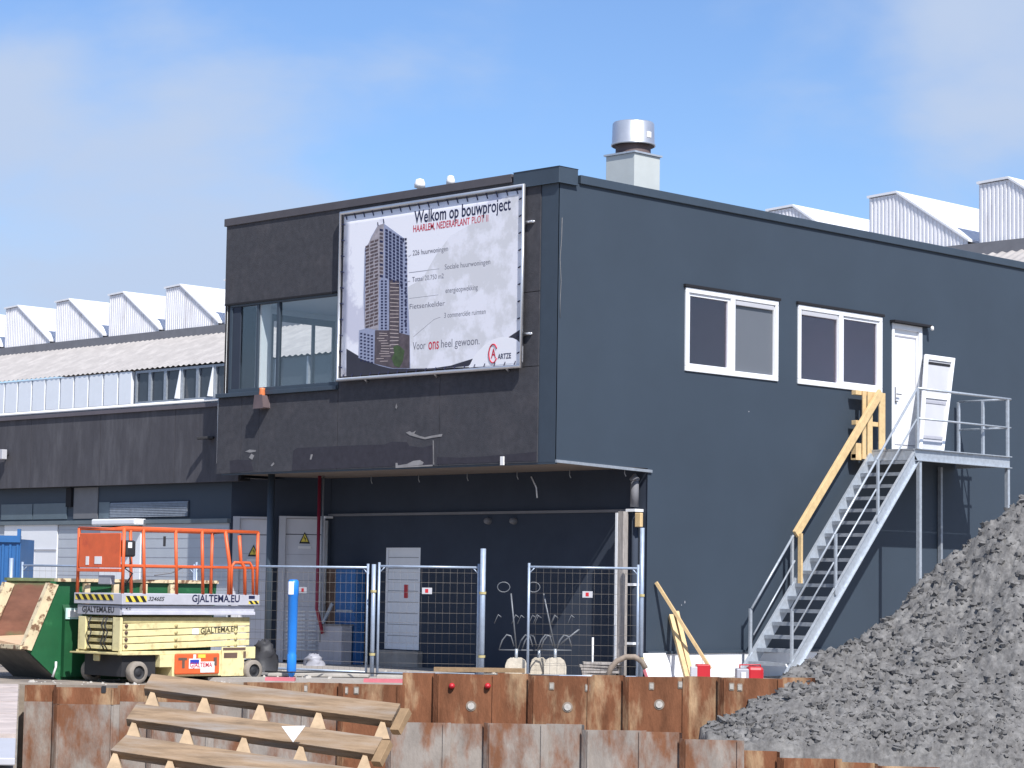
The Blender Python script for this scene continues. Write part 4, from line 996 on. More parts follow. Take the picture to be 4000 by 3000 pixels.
# plywood board and blue cabinet behind the fence, grey cabinet
X2 = 1.75
def xbox(name, label, cat, px0, px1, py0, py1, xd, m, z0=0., dp=.25):
    y1, y0 = RX(px0, py0, xd).y, RX(px1, py0, xd).y; zt = RX((px0+px1)/2, py0, xd).z
    t = thing(name, label, cat, (xd, (y0+y1)/2, 0)); b = MB(); b.box(xd, xd+dp, y0, y1, z0, zt); b.build('body', m, t, bevel=.01); return t, y0, y1, zt
t, *_ = xbox('plywood_board', 'dark brown plywood board standing behind the fence in the recess', 'board', 1275, 1428, 2215, 2590, 2.1, ply, 0, .03)
t, y0, y1, zt = xbox('blue_locker', 'tall narrow blue locker between the grey cabinet and the low door', 'locker', 1312, 1388, 2222, 2590, 1.82, blue2)
b = MB(); b.box(1.805, 1.82, y0+.05, y1-.05, zt*.55, zt*.57); b.build('handle', galv, t)
t, y0, y1, zt = xbox('metal_cabinet', 'low grey metal cabinet with its lid propped open beside the red pipe', 'cabinet', 1245, 1335, 2442, 2590, 1.5, greyp)
b = MB(); b.box(1.47, 1.78, y0-.02, y1+.02, zt, zt+.02); b.build('top', gutter, t); b = MB(); q0 = RX(1262, 2436, 1.6); q1 = RX(1298, 2357, 1.6); b.bar(q0, q1, .03, .06); b.build('lid', galv, t)
# blue container at far left
p0, p1 = RD(-60, 2100, 42), RD(82, 2084, 42)
bc = thing('blue_waste_container', 'blue ribbed waste container behind the fence at the left edge', 'container', (p1.x, p1.y, 0))
b = MB(); d = V((p1.x-p0.x, p1.y-p0.y, 0)); o_ = V((p0.x, p0.y, 0)); b.frame(o_-d*.5, d*1.5, F0*1.2, V((0, 0, p1.z-.1))); b.build('body', blue2, bc)
b = MB(); b.frame(o_-d*.5-F0*.05+V((0, 0, p1.z-.16)), d*1.5, F0*.1, V((0, 0, .12))); b.frame(V((p1.x, p1.y, p1.z-.04))-F0*.04, -d.normalized()*.06, F0*.06, V((0, 0, .12))); b.build('rim', blue2, bc)
b = MB()
for i in range(5): b.frame(o_+d*(.1+.2*i)-F0*.04, d*.06, F0*.04, V((0, 0, p1.z-.2)))
b.build('rib', blue2, bc)
# plastic bag by the lift
def lump(name, label, cat, px, py0, py1, D, wpx, m, seed=1, parent=None, sq=1.):
    c = RD(px, py1, D); top = RD(px, py0, D).z; zb = max(0, c.z); rw = wpx/FPX*D/2
    b = MB(); n1, n2 = 14, 10; vs_ = []; fs = []
    for j in range(n2+1):
        ph = math.pi/2*j/n2
        for i in range(n1):
            t_ = 2*math.pi*i/n1; r = rw*math.cos(ph)**.6 if j < n2 else 0.001
            d = 1+.5*noise.noise(V((math.cos(t_)*1.7, math.sin(t_)*1.7, ph*2+seed*5)))+.2*noise.noise(V((math.cos(t_)*5, math.sin(t_)*5, ph*5+seed)))
            vs_.append(V((c.x, c.y, zb))+(R0*math.cos(t_)+F0*math.sin(t_)*sq)*r*d+V((0, 0, (top-zb)*math.sin(ph)**.9*(1+.2*noise.noise(V((i*.7, j*.7, seed)))))))
    for j in range(n2):
        for i in range(n1): fs.append((j*n1+i, j*n1+(i+1) % n1, (j+1)*n1+(i+1) % n1, (j+1)*n1+i))
    b.add(vs_, fs, sq != .99); return simple(name, label, cat, b, m) if parent is None else b.build(name, m, parent)
lump('rubbish_bag', 'crumpled black rubbish bag behind the right wheel of the lift', 'rubbish bag', 1032, 2505, 2625, 37.0, 100, plastic, 3)
lump('grey_tarpaulin', 'small grey crumpled tarpaulin at the foot of the metal cabinet', 'tarpaulin', 1225, 2555, 2600, 37.8, 75, greyp, 5)
# kerb slabs and tape on the pit edge
for (a, c, yy_, dd_, hh, m, lab) in ((1045, 1440, 2625, 36.8, .05, concrete, 'pale concrete slabs lying along the pit edge right of the blue post'), (1470, 1690, 2640, 36.2, .06, concrete, 'pale concrete slab lying along the pit edge before the low door')):
    A = RD(a, yy_, dd_); B = RD(c, yy_, dd_); b = MB(); b.frame(V((A.x, A.y, .008)), V((B.x-A.x, B.y-A.y, 0)), F0*.5, V((0, 0, hh))); simple('concrete_slab', lab, 'slab', b, m, bevel=.01)
pink = mat('faded_red_tape', (.6, .17, .2), .5, var=.15)
for a, c, lab in ((1035, 1150, 'faded red plastic strip lying beside the lift wheel'), (1420, 1640, 'faded red plastic strip lying under the middle fence posts')):
    A = RD(a, 2650, 35.0); B = RD(c, 2650, 35.0); b = MB(); b.frame(V((A.x, A.y, .01)), V((B.x-A.x, B.y-A.y, 0)), F0*.25, V((0, 0, .05))); simple('plastic_strip', lab, 'plastic strip', b, pink)
# bicycle stands
standm = mat('worn_grey_tube', (.17, .18, .2), .5, .3, var=.2)
sand = mat('sand_coloured_concrete', (.56, .5, .41), .9, var=.15, vs_=12, bump=.4)
for i, (px, wpx, D, lab) in enumerate(((2016, 76, 37.6, 'bicycle stand on a pale block, left one, outside the fence panel'), (2105, 58, 38.2, 'bicycle stand on a pale block, middle one behind the fence upright'), (2168, 76, 37.7, 'bicycle stand on a pale block, right one with a raised arm'))):
    c = RD(px, 2626, D); c.z = 0; wm = wpx/FPX*D; z1 = RD(px, 2574, D).z
    t = thing('bicycle_stand', lab, 'bicycle stand', c, group='bicycle stands on pale blocks')
    b = MB(); 
    ring = [(-.5, 0), (-.5, .62), (-.42, .88), (-.25, 1), (.25, 1), (.42, .88), (.5, .62), (.5, 0)]
    b.prism([c-F0*.15+R0*u*wm+V((0, 0, v*z1)) for u, v in ring], F0*.3); b.build('block', sand, t, bevel=.02)
    zc = z1; b = MB(); b.tube(c+V((0, 0, zc-.02)), c+V((0, 0, zc+.16)), .025, 8); b.build('stub', galv, t)
    zz_ = zc+.14; b = MB()
    for s in (-.16, .14):
        pts = [c+R0*(s-.12)+V((0, 0, zz_)), c+R0*(s-.07)+V((0, 0, zz_+.15)), c+R0*(s-.0)+V((0, 0, zz_+.24)), c+R0*(s+.07)+V((0, 0, zz_+.22)), c+R0*(s+.12)+V((0, 0, zz_+.06))]
        b.path(pts, .012, 6); b.path([q+F0*.3 for q in pts], .010, 6)
    b.tube(c+R0*-.28+V((0, 0, zz_)), c+R0*.26+V((0, 0, zz_)), .012, 6); b.build('hoop', standm, t)
    b = MB(); zr = zz_+.55
    if i != 1:
        b.tube(c+V((0, 0, zz_)), c-R0*(.1 if i == 0 else .2)+V((0, 0, zr+.35)), .014, 6)
        cc = c-R0*(.22 if i == 0 else .36)+V((0, 0, zr+.45)); b.path([cc+(R0*math.cos(t_)*.1+V((0, 0, .08*math.sin(t_)))) for t_ in [k*2*math.pi/14 for k in range(14)]], .008, 5, closed=True)
    for s in (-.3, -.02, .25):
        b.path([c+R0*(s-.06)+V((0, 0, zz_+.42)), c+R0*(s)+V((0, 0, zz_+.56)), c+R0*(s+.05)+V((0, 0, zz_+.52))], .01, 6)
    if i == 2: b.tube(c+R0*.08+V((0, 0, zz_+.1)), c+R0*.38+V((0, 0, zz_+.34)), .016, 6)
    b.build('upper_hoop', standm, t)
# grey slab stack
t = thing('slab_stack', 'untidy stack of grey weathered boards behind the fence near the timber post', 'stack', RD(2345, 2640, 37.9))
c = RD(2345, 2640, 37.9)
for i in range(6):
    w_ = rnd.uniform(.5, .62); b = MB(); o_ = V((c.x, c.y, .045*i))+R0*(-.31+rnd.uniform(-.05, .05)); b.frame(o_, R0*w_+F0*rnd.uniform(-.05, .05), F0*.35, V((0, 0, .038))); b.build('board', timberw, t, bevel=.004)
p = RD(2316, 2490, 38); simple('white_rod', 'short white rod standing up from the stack of grey boards', 'rod', MB().tube((p.x, p.y, .0), p, .017, 8), pvc)
b = MB(); D_ = 36.4
pts = [RD(*q, D_) for q in ((2372, 2650), (2385, 2610), (2410, 2582), (2445, 2566), (2480, 2566), (2508, 2585), (2522, 2612))]
b.path(pts, .045, 10); simple('drain_hose', 'thick muddy hose arching up at the pit edge below the blue corner', 'hose', b, hosem)
# leaning timbers
for (a, c, rr_, lab) in (((2563, 2275), (2775, 2612), .022, 'longest of the three pale timber battens leaning on the blue wall'), ((2620, 2405), (2683, 2648), .035, 'left short thick timber batten leaning on the blue wall'), ((2642, 2392), (2702, 2648), .035, 'right short thick timber batten leaning on the blue wall')):
    A = RY(*a, -.04); B = RZ(*c, .0) if False else RY(*c, -.95 if rr_ < .03 else -.75); B.z = max(B.z, .02)
    b = MB(); b.bar(A, B, rr_*2, rr_*2.2); simple('timber_batten', lab, 'batten', b, timberl, 'timber battens leaning on the wall')
# white boards and red edges at plinth
b = MB(); q0, q1 = RY(2532, 2600, -.25), RY(2636, 2600, -.25); b.hexa([(q0.x, -.28, 0), (q1.x, -.28, 0), (q1.x, -.25, 0), (q0.x, -.25, 0), (q0.x-.03, -.1, .42), (q1.x-.06, -.1, .42), (q1.x-.06, -.06, .42), (q0.x-.03, -.06, .42)]); simple('white_board', 'white board with a pink edge leaning on the plinth by the fence post', 'board', b, pvc)
b = MB(); b.bar((q0.x-.05, -.29, 0), (q0.x-.09, -.12, .42), .03, .04); simple('pink_strip', 'pink red and white strip on the edge of the leaning white board', 'strip', b, pink)
rb = MB()
for k in range(420):
    px = rnd.uniform(1000, 3000) if k < 300 else rnd.uniform(150, 1000); D = rnd.uniform(34.6, 37.6) if k % 3 else rnd.uniform(37.6, 39.5)
    a_ = (px-2000)/FPX*D; zb_ = 0. if D > 36.25 and px > 1000 else -.07
    c = CW(a_, D, zb_); r_ = .012+.045*rnd.random()**3
    pts = [c+V((rnd.uniform(-1, 1), rnd.uniform(-1, 1), 0)).normalized()*r_ for _ in range(1)]
    lo = [c+(R0*math.cos(t)+F0*math.sin(t))*r_*rnd.uniform(.8, 1.3) for t in (0, 1.05, 2.1, 3.14, 4.2, 5.2)]; hi = [c+(q-c)*rnd.uniform(.4, .7)+V((0, 0, r_*rnd.uniform(.5, 1.1))) for q in lo]
    rb.add(lo+hi, [(6, 7, 8, 9, 10, 11)]+[(i, (i+1) % 6, 6+(i+1) % 6, 6+i) for i in range(6)])
props(rb.build('rubble', concrete, fixn=True), 'small loose rubble scattered along the pit edge and pavement', 'rubble', kind='stuff')
b = MB(); cz = [(1060, 36.7), (1180, 36.5), (1330, 36.9), (1470, 36.6), (1620, 36.4), (1760, 36.8), (1900, 36.5), (2060, 36.9), (2200, 36.6)]
b.path([CW((px-2000)/FPX*D, D, .085) for px, D in cz], .012, 6); simple('cable', 'thin black cable snaking along the slabs at the pit edge', 'cable', b, black)
# red crate and red generator
def fbox(t, px0, px1, py0, py1, D, dp, m, nm, bevel=.012):
    A = RD(px0, py1, D); B = RD(px1, py1, D); zt = RD(px0, py0, D).z; b = MB(); b.frame(V((A.x, A.y, 0.)), V((B.x-A.x, B.y-A.y, 0)), F0*dp, V((0, 0, zt))); return b.build(nm, m, t, bevel=bevel)
t = thing('red_crate', 'red plastic crate with a white lid at the foot of the leaning battens', 'crate', RD(2735, 2640, 37.5)); fbox(t, 2722, 2775, 2596, 2645, 37.3, .35, redp, 'body'); fbox(t, 2698, 2724, 2604, 2645, 37.25, .2, greysheet, 'lid')
t = thing('generator', 'small red portable generator with a grey end beside the stair foot', 'generator', RD(2930, 2640, 37.3)); fbox(t, 2920, 2984, 2604, 2650, 37.0, .35, redp, 'housing', .05); fbox(t, 2877, 2926, 2612, 2650, 36.95, .3, greyp, 'end_panel', .02); fbox(t, 2896, 2914, 2625, 2640, 36.93, .01, paper, 'label', .001)
b = MB(); A = RD(2890, 2602, 37.1); B = RD(2970, 2602, 37.1); b.path([A-V((0, 0, .05)), A+V((0, 0, .02)), B+V((0, 0, .02)), B-V((0, 0, .05))], .014, 6); b.build('handle', redp, t)

# ------------------------------------------------------------ green skip
TH = rad(38)
S0 = CW((122-2000)/FPX*35.7, 35.7, -.07)
def place(name, label, cat, origin, th):
    ux = R0*math.cos(th)+F0*math.sin(th); rz = math.atan2(ux.y, ux.x)
    return thing(name, label, cat, (origin.x, origin.y, origin.z), rz)
sk = place('green_skip', 'green rusty steel skip with a peeling cream rim, behind the scissor lift', 'skip', S0, TH)
SW_, SL_ = 1.5, 3.35; ZK = 1.5; LIP = .5
prof = [(0, LIP), (.36, .0), (SL_-.1, .0), (SL_, ZK-.12), (.62, ZK-.12), (.48, ZK)]
side = [(0, LIP), (.5, 0.), (.62, .02), (.66, .35), (.66, ZK-.35), (.42, ZK-.35)]
def sp(u, v, z): return V((u, v, z))
def wallpoly(pts, v, th=.03, m=skipg, nm='side_plate'):
    b = MB(); b.prism([sp(u, v, z) for u, z in pts], V((0, th, 0))); return b.build(nm, m, sk, world=False)
full = [(0, LIP), (.58, 0), (SL_-.12, 0), (SL_, ZK), (.42, ZK)]
wallpoly(full, 0, .03, skipg); wallpoly(full, SW_, .03, skiprust)
# side panel bulge and pocket
b = MB(); b.hexa([sp(.62, -.1, .05), sp(SL_-.2, -.1, .05), sp(SL_-.2, -.002, .05), sp(.62, -.002, .05), sp(.62, -.1, 1.0), sp(SL_-.2, -.1, 1.0), sp(SL_-.2, -.002, 1.15), sp(.62, -.002, 1.15)]); b.build('side_box', mat('dark_green_paint', (.01, .085, .03), .5, var=.2), sk, world=False)
for u in (.95, 1.45, 1.95, 2.45):
    b = MB(); b.box(u, u+.09, -.09, -.002, 1.12, ZK-.02); b.build('rib', skipcream, sk, world=False)
b = MB(); b.box(.5, SL_, -.06, .06, ZK, ZK+.05); b.build('rim', skipcream, sk, world=False)
b = MB(); b.box(.4, SL_, SW_-.03, SW_+.08, ZK, ZK+.05); b.build('rim', mat('worn_green_rim', (.14, .17, .08), .7, var=.3, vs_=6), sk, world=False)
b = MB(); d = V((.42, 0, ZK-LIP)); 
b.frame(V((-.06, -.05, LIP-.02)), d, V((0, .12, 0)), V((.16, 0, -.03))); b.build('rim', skipcream, sk, world=False)
b = MB(); b.frame(V((-.06, SW_-.05, LIP-.02)), d, V((0, .12, 0)), V((.16, 0, -.03))); b.build('rim', skipcream, sk, world=False)
b = MB(); b.hexa([sp(0, .03, LIP-.03), sp(.58, .03, -.0), sp(.58, SW_, -.0), sp(0, SW_, LIP-.03), sp(0, .03, LIP), sp(.6, .03, .03), sp(.6, SW_, .03), sp(0, SW_, LIP)]); b.build('end_plate', skipdark, sk, world=False)
b = MB(); b.box(-.08, .02, -.02, SW_+.02, LIP-.03, LIP+.03); b.build('lip', skipcream, sk, world=False)
b = MB(); b.box(.58, SL_-.1, .03, SW_, .0, .03); b.build('floor_plate', skiprust, sk, world=False)
b = MB(); b.hexa([sp(SL_-.14, .03, 0), sp(SL_-.1, .03, 0), sp(SL_-.1, SW_, 0), sp(SL_-.14, SW_, 0), sp(SL_-.03, .03, ZK), sp(SL_, .03, ZK), sp(SL_, SW_, ZK), sp(SL_-.03, SW_, ZK)]); b.build('end_plate', skiprust, sk, world=False)
b = MB(); b.hexa([sp(.02, .03, LIP-.05), sp(SL_-.2, .03, .1), sp(SL_-.2, SW_, .1), sp(.02, SW_, LIP-.05), sp(.03, .03, LIP+.02), sp(SL_-.2, .03, .75), sp(SL_-.2, SW_-.01, .75), sp(.03, SW_-.01, LIP+.12)]); b.build('sand_load', sandfill, sk, world=False)
b = MB(); b.box(.62, .9, -.125, -.1, .93, 1.1); b.build('number_plate', mat('pale_green_label', (.55, .75, .7), .5, var=.1), sk, world=False)
b = MB(); b.box(.65, .87, -.13, -.125, .96, 1.07); b.build('plate_face', paper, sk, world=False)
b = MB(); b.path([sp(.5, -.08, .28), sp(.49, -.1, .2), sp(.45, -.08, .05)], .018, 6); b.build('hook', paper, sk, world=False)

# ------------------------------------------------------------ scissor lift
TL_ = rad(45); L0 = CW((500-2000)/FPX*34.95, 34.95, -.07)
sc = place('scissor_lift', 'parked scissor lift with an orange cage, grey deck and cream scissor stack', 'scissor lift', L0, TL_)
def zl(py): return RD(500, py, 34.95).z+.07
LL, LW = 2.6, 1.2
ZD1, ZD0, ZB0 = zl(2319), zl(2362), zl(2402)
def lb(nm, m, *boxes, bevel=.006, parent=None):
    b = MB()
    for q in boxes: b.box(*q)
    return b.build(nm, m, parent or sc, world=False, bevel=bevel)
deck = lb('deck', greypl, (-.0, LL, 0, .03, ZD0, ZD1), (0, LL, LW-.03, LW, ZD0, ZD1), (LL-.03, LL, .03, LW-.03, ZD0, ZD1), (-.03, 0, -.02, LW+.02, ZD0, ZD1), (0, LL, .03, LW-.03, ZD0+.04, ZD0+.06))
lb('deck_beam', greypl, (0.02, LL-.06, .05, .1, ZB0, ZD0-.01), (0.02, LL-.06, LW-.1, LW-.05, ZB0, ZD0-.01), parent=None)
lb('deck_beam', greyp, (-.01, .03, .05, LW-.05, ZB0-.01, ZD0-.015))
lb('beam_lip', mat('pale_lilac_grey_paint', (.55, .55, .62), .5), (0.02, LL-.08, .0, .05, ZB0, ZB0+.05))
# hazard stripes
def stripes(org, ud, zd, L, h, n, nd_, nm='hazard_stripe', cat=None):
    by = MB(); bb = MB()
    org = V(org); ud = V(ud); nd_ = V(nd_)
    by.frame(org, ud*L, nd_*.003, V((0, 0, h))); by.build(nm, yellow, deck, world=False)
    s = L/n
    for i in range(n):
        p = org+ud*(s*i)+nd_*.0035; bb.prism([p+V((0, 0, h)), p+ud*s*.5+V((0, 0, h)), p+ud*s, p+ud*s*.5], nd_*.002)
    bb.build(nm, blackt, deck, world=False)
stripes((-.0305, LW-.02, ZD0+.06), (0, -1, 0), None, LW-.22, .085, 6, (-1, 0, 0))
stripes((.05, -.0005, ZD0+.04), (1, 0, 0), None, .38, .09, 3, (0, -1, 0))
stripes((LL-.22, -.0005, ZD0+.02), (1, 0, 0), None, .2, .05, 2, (0, -1, 0))
RL = ROOT[sc.name]
def ltext(s, wdt, hgt, org, xd, m, nm='lettering', bold=.01, shear=0., parent=None):
    o = RL @ V(org); R3 = RL.to_3x3(); return text(s, wdt, hgt, o, R3 @ V(xd), V((0, 0, 1)), m, parent or sc, nm, bold, shear)
ltext('GJALTEMA.EU', .92, .11, (1.28, -.004, ZD0+.05), (1, 0, 0), navyt, bold=.02)
ltext('3246ES', .3, .06, (.46, -.004, ZD0+.06), (1, 0, 0), blackt, bold=.01, shear=.3)
ltext('GJALTEMA.EU', .82, .085, (-.014, LW-.18, ZB0+.03), (0, -1, 0), blackt, bold=.015)
ltext('4.0', .1, .045, (.05, -.004, ZB0+.07), (1, 0, 0), blackt)
lb('oval_badge', navyt, (LL-.22, LL-.1, -.004, -.0005, ZD0+.1, ZD0+.15), bevel=.02)
# scissor stack: stacked beams, tilting slightly up to the right, drawn as arms
zst = zl(2545); n = 5
hh = (ZB0-.03-zst)/n
for i in range(n):
    z = zst+i*hh; rise = .07 if i < n-1 else .0
    for v0 in (.08, LW-.16):
        b = MB(); b.hexa([sp(.08, v0, z+.006), sp(LL-.12, v0, z+.006+rise*.9), sp(LL-.12, v0+.06, z+.006+rise*.9), sp(.08, v0+.06, z+.006), sp(.08, v0, z+hh-.004), sp(LL-.12, v0, z+hh-.006+rise*(.9 if i < n-1 else 0)), sp(LL-.12, v0+.06, z+hh-.006+rise*(.9 if i < n-1 else 0)), sp(.08, v0+.06, z+hh-.004)])
        b.build('scissor_arm', cream if i < n-1 else creamd, sc, world=False, bevel=.008)
    lb('end_tube', creamd if i % 2 else cream, (.02, .08, .28, LW-.28, z+.02, z+hh*.75))
    for v0 in (.1, .19, LW-.24, LW-.15): 
        b = MB(); b.lathe(sp(.03, v0+.03, z+hh*.5), [(0, .03), (.03, .028), (.032, 0), (.032, -.04)], 10, (-1, 0, 0)); b.build('pin', ply, sc, world=False)
    for u in (.13, 1.05, LL-.4):
        if i < n-1: b = MB(); b.lathe(sp(u, .08, z+hh*.5+.02), [(0, .02), (.026, .018), (.028, 0)], 10, (0, -1, 0)); b.build('pin', creamd if u > 1 else ply, sc, world=False)
lb('end_bracket', cream, (.0, .05, .05, .24, zst, ZB0-.04), (.0, .05, LW-.26, LW-.07, zst, ZB0-.04))
ltext('GJALTEMA.EU', .72, .085, (1.52, .075, zst+hh*2.5), (1, 0, .05), mat('dark_brown_print', (.05, .04, .02), .6, var=0), bold=.015)
lb('label_sticker', paper, (1.36, 1.48, .074, .078, zst+hh*2.4, zst+hh*2.4+.09), bevel=.001)
# chassis
ZC0 = .12
lb('chassis', cream, (.0, LL-.25, .03, .09, zst-.06, zst-.002), (0, .75, LW-.09, LW-.03, zst-.06, zst-.002), (.0, .06, .09, LW-.09, zst-.05, zst-.02))
zt0, zt1 = zl(2640), zl(2556)
lb('chassis', cream, (.95, LL-.3, .012, LW-.01, zt0-.03, zst-.062), (.72, .948, .012, LW-.01, zl(2610), zst-.062), (LL-.72, LL-.28, .0, .011, zt0-.04, zst+.05), (LL-.28, LL-.06, .0, .011, zl(2580), zst+.05))
lb('front_plate', creamd, (-.08, .0, -.02, LW+.02, zst-.055, zst-.03))
lb('tow_eye', creamd, (-.03, .0, LW/2-.08, LW/2+.08, zst-.16, zst-.055), bevel=.02)
lb('underbody', black, (.1, .72, .12, LW-.12, .1, zst-.06))
tr = lb('battery_tray', orange, (.98, LL-.78, -.03, .011, zt0, zt1), bevel=.02)
hz_ = zt1-zt0
lb('tray_slot', ply, (1.03, 1.19, -.034, -.0302, zt0+.68*hz_, zt0+.8*hz_), (1.1, 1.15, -.034, -.0302, zt0+.3*hz_, zt0+.68*hz_), (LL-.9, LL-.84, -.034, -.0302, zt0+.4*hz_, zt0+.8*hz_), parent=tr, bevel=0)
lb('sticker', paper, (1.23, 1.45, -.034, -.0302, zt0+.28*hz_, zt0+.75*hz_), (1.31, 1.36, -.034, -.0302, zt0+.75*hz_, zt0+.95*hz_), (1.451, 1.72, -.034, -.0302, zt0+.08*hz_, zt0+.6*hz_), parent=tr, bevel=0)
lb('sticker', mat('blue_sticker', (.03, .05, .4), .5, var=0), (1.25, 1.42, -.036, -.0342, zt0+.5*hz_, zt0+.7*hz_), parent=tr, bevel=0)
lb('sticker', yellow, (1.4, 1.54, -.036, -.0302, zt0+.78*hz_, zt0+.95*hz_), parent=tr, bevel=0)
ltext('GJALTEMA', .42, .07, (1.25, -.0385, zt0+.34*hz_), (1, 0, 0), redt, bold=.01, parent=tr)
lb('warning_label', ply, (LL-.68, LL-.42, -.004, -.0005, zst-.12, zst-.04), (LL-.3, LL-.25, -.004, -.0005, zst-.12, zst-.02), bevel=0)
lb('side_recess', ply, (LL-.7, LL-.26, -.004, -.0005, zst-.0, zst+.04), bevel=0)
for (u, v) in ((.33, .0), (LL-.13, -.07), (.28, LW-.12), (LL-.15, LW-.12)):
    r = .165; c = sp(u, v+.06, r)
    b = MB(); b.lathe(c, [(r*.62, -.065), (r*.95, -.065), (r, -.05), (r, .05), (r*.95, .065), (r*.62, .065)], 26, (0, 1, 0)); wh = b.build('wheel', tyre, sc, world=False)
    b = MB(); b.lathe(c, [(0, -.05), (r*.2, -.06), (r*.3, -.04), (r*.6, -.03), (r*.63, -.06), (r*.63, .06), (0, .06)], 22, (0, 1, 0)); b.build('rim', black, wh, world=False)
# cage
ZR1 = zl(2062); ZRM = zl(2209)
def cg(pts, r=.022, nm='cage_rail', closed=False): b = MB(); b.path(pts, r, 8, closed=closed); return b.build(nm, orange, sc, world=False)
i_ = .02
cg([sp(0, i_, ZR1), sp(LL-.05, i_, ZR1), sp(LL-.05, LW-i_, ZR1), sp(0, LW-i_, ZR1)], .026, closed=True)
cg([sp(0, i_, ZRM), sp(LL-.05, i_, ZRM), sp(LL-.05, LW-i_, ZRM), sp(0, LW-i_, ZRM)], .02, closed=True)
for u, v in ((0, i_), (.4, i_), (1.0, i_), (1.5, i_), (LL-.05, i_), (0, LW-i_), (1.0, LW-i_), (LL-.05, LW-i_)):
    ln = -.05 if 0 < u < LL-.3 else 0
    cg([sp(u+ln, v, ZR1), sp(u, v, ZD1)], .026, 'cage_post')
cg([sp(LL-.42, i_, ZR1-.06), sp(LL-.38, i_, ZRM+.1), sp(LL-.3, i_, ZRM), sp(LL-.28, i_, ZD1)], .028, 'gate_post')
cg([sp(LL-.55, i_, ZD1), sp(LL-.55, i_, ZRM+.02), sp(LL-.5, i_, ZRM+.08), sp(LL-.2, i_, ZRM+.08), sp(LL-.14, i_, ZRM), sp(LL-.12, i_, ZD1)], .022, 'gate')
cg([sp(1.9, i_, ZR1), sp(2.0, i_, ZRM+.06), sp(2.0, i_, ZD1)], .03, 'gate_post')
lb('control_panel', orange, (-.035, -.01, .06, LW-.08, zl(2218), zl(2082)), bevel=.01)
lb('panel_flange', orange, (-.05, -.0, .04, LW-.06, zl(2235), zl(2222)))
lb('sticker', paper, (-.04, -.0355, LW-.35, LW-.27, zl(2208), zl(2174)), (-.04, -.0355, LW-.68, LW-.5, zl(2204), zl(2174)), bevel=0)
lb('junction_box', greyp, (-.02, .06, .3, .62, zl(2284), zl(2248)), bevel=.01)
cbx = lb('control_box', black, (.02, .2, -.02, .2, zl(2175), zl(2110)), bevel=.03)
lb('control_label', paper, (.05, .12, -.024, -.0205, zl(2140), zl(2118)), parent=cbx, bevel=0)
b = MB(); b.path([sp(.1, 0, zl(2170)), sp(.14, .02, zl(2200)), sp(.05, .05, zl(2220)), sp(.2, .06, zl(2240)), sp(.1, .1, zl(2290))], .014, 6); b.build('cable', black, sc, world=False)
b = MB(); b.path([sp(.6, .05, ZRM-.14), sp(.9, .04, ZRM-.1), sp(1.1, .03, ZRM-.02)], .01, 6); b.build('chain', gutter, sc, world=False)
for v0 in (.36, .44, LW-.42):
    b = MB(); b.path([sp(-.01, v0, ZB0-.04), sp(-.05, v0+.02, ZB0-.16), sp(-.02, v0-.02, (ZB0+zst)/2), sp(-.05, v0+.03, zst+.12), sp(.0, v0, zst+.01)], .011, 6); b.build('hose', black, sc, world=False)
lb('strap', black, (.72, .76, .0, .02, zl(2130), zl(2090)))

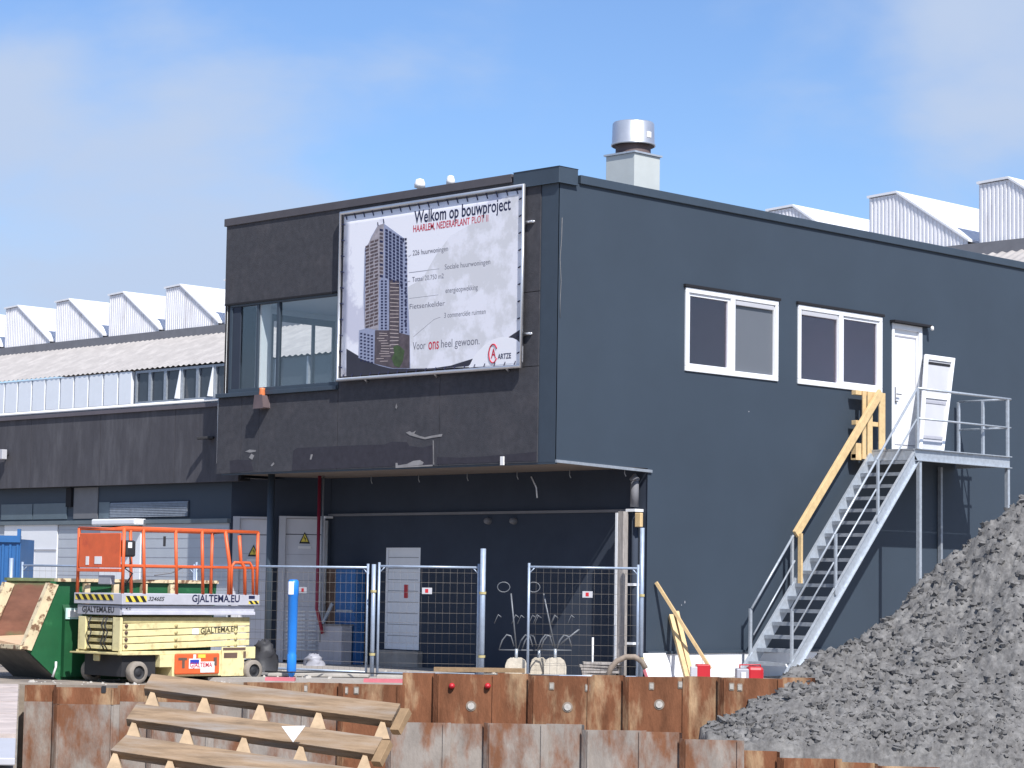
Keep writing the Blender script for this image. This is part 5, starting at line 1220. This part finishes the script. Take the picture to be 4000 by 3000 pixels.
# ------------------------------------------------------------ timber step mat in the foreground
tmx = thing('timber_rack', 'heavy timber rack of three wide planks on wedge blocks in the foreground', 'timber rack', RD(1000, 2990, 20), math.atan2(R0.y, R0.x))
plankm = mat('grained_plank', (.27, .185, .115), .85, var=.42, vs_=2.2, bump=.5, bs=6, stretch=(.7, 9, 9), col2=(.19, .165, .145), thr=(.47, .66), s2=1.1)
rows = [((592, 2631), (1564, 2748), (1530, 2815), (561, 2688), 20.6), ((534, 2746), (1495, 2880), (1460, 2946), (492, 2807), 20.3), ((492, 2870), (1430, 3006), (1392, 3075), (430, 2930), 20.0), ((430, 3000), (1370, 3140), (1330, 3205), (380, 3060), 19.7)]
planks = []
for tl, tr_, br, bl, D in rows:
    a, b_, c, d = RD(*tl, D+.1), RD(*tr_, D+.1), RD(*br, D-.02), RD(*bl, D-.02)
    n_ = (b_-a).cross(d-a).normalized(); 
    if n_.z < 0: n_ = -n_
    ns = 12; q = MB()
    dn_ = V((0, 0, -.07))+F0*.07; q.hexa([d+dn_, c+dn_, b_+dn_*.6, a+dn_*.6, d, c, b_, a])
    q.build('plank', plankm, tmx, bevel=.004, fixn=True); planks.append((a, b_, c, d, n_))
tri_px = [[(770, 240), (1035, 265), (1320, 300), (1615, 340), (1940, 390)], [(675, 395), (945, 430), (1235, 470), (1525, 515), (1850, 560)], [(580, 550), (860, 585), (1150, 630), (1440, 675)]]
for ri, lst in enumerate(tri_px):
    D = rows[ri][4]; Dn = rows[ri+1][4]
    for (cx, cy) in lst:
        px = cx/1.301; py = 2550+cy/1.301
        ap = RD(px-4, py-32, D); bl = RD(px-33, py+36, D-.12); br = RD(px+31, py+36, D-.12)
        b = MB(); ext = F0*.16+V((0, 0, -.05))
        b.prism([ap, RD(px+12, py-28, D), br, bl], ext); b.build('wedge_block', mat('wedge_timber', (.42, .3, .185), .8, var=.2, vs_=8), tmx, fixn=True)
# stringer ends at the right
for px, py, D in ((1585, 2800, 20.6), (1512, 2925, 20.3)):
    b = MB(); p = RD(px, py, D); q = RD(px-42, py+62, D-.15); b.bar(p+F0*.05+V((0, 0, .05)), q+F0*.05, .09, .07, (0, 0, 1)); b.build('bearer_end', timber, tmx, bevel=.004)
b = MB(); a = [RD(1100, 2838, 20.17), RD(1193, 2836, 20.17), RD(1145, 2900, 20.15)]; b.prism(a, -F0*.004+V((0, 0, .003))); pp = b.build('paper_label', paper, tmx, fixn=True)

# paving slabs/earth at hall base
print('OBJECTS', len(bpy.data.objects), 'stairs', TOP, BOT, TI, BI, 'ZM', ZM, ZRU, ZT, dY, 'SW', SW0, SW1, SZ1, 'deck', ZD1, ZD0, ZB0, zst, ZR1)
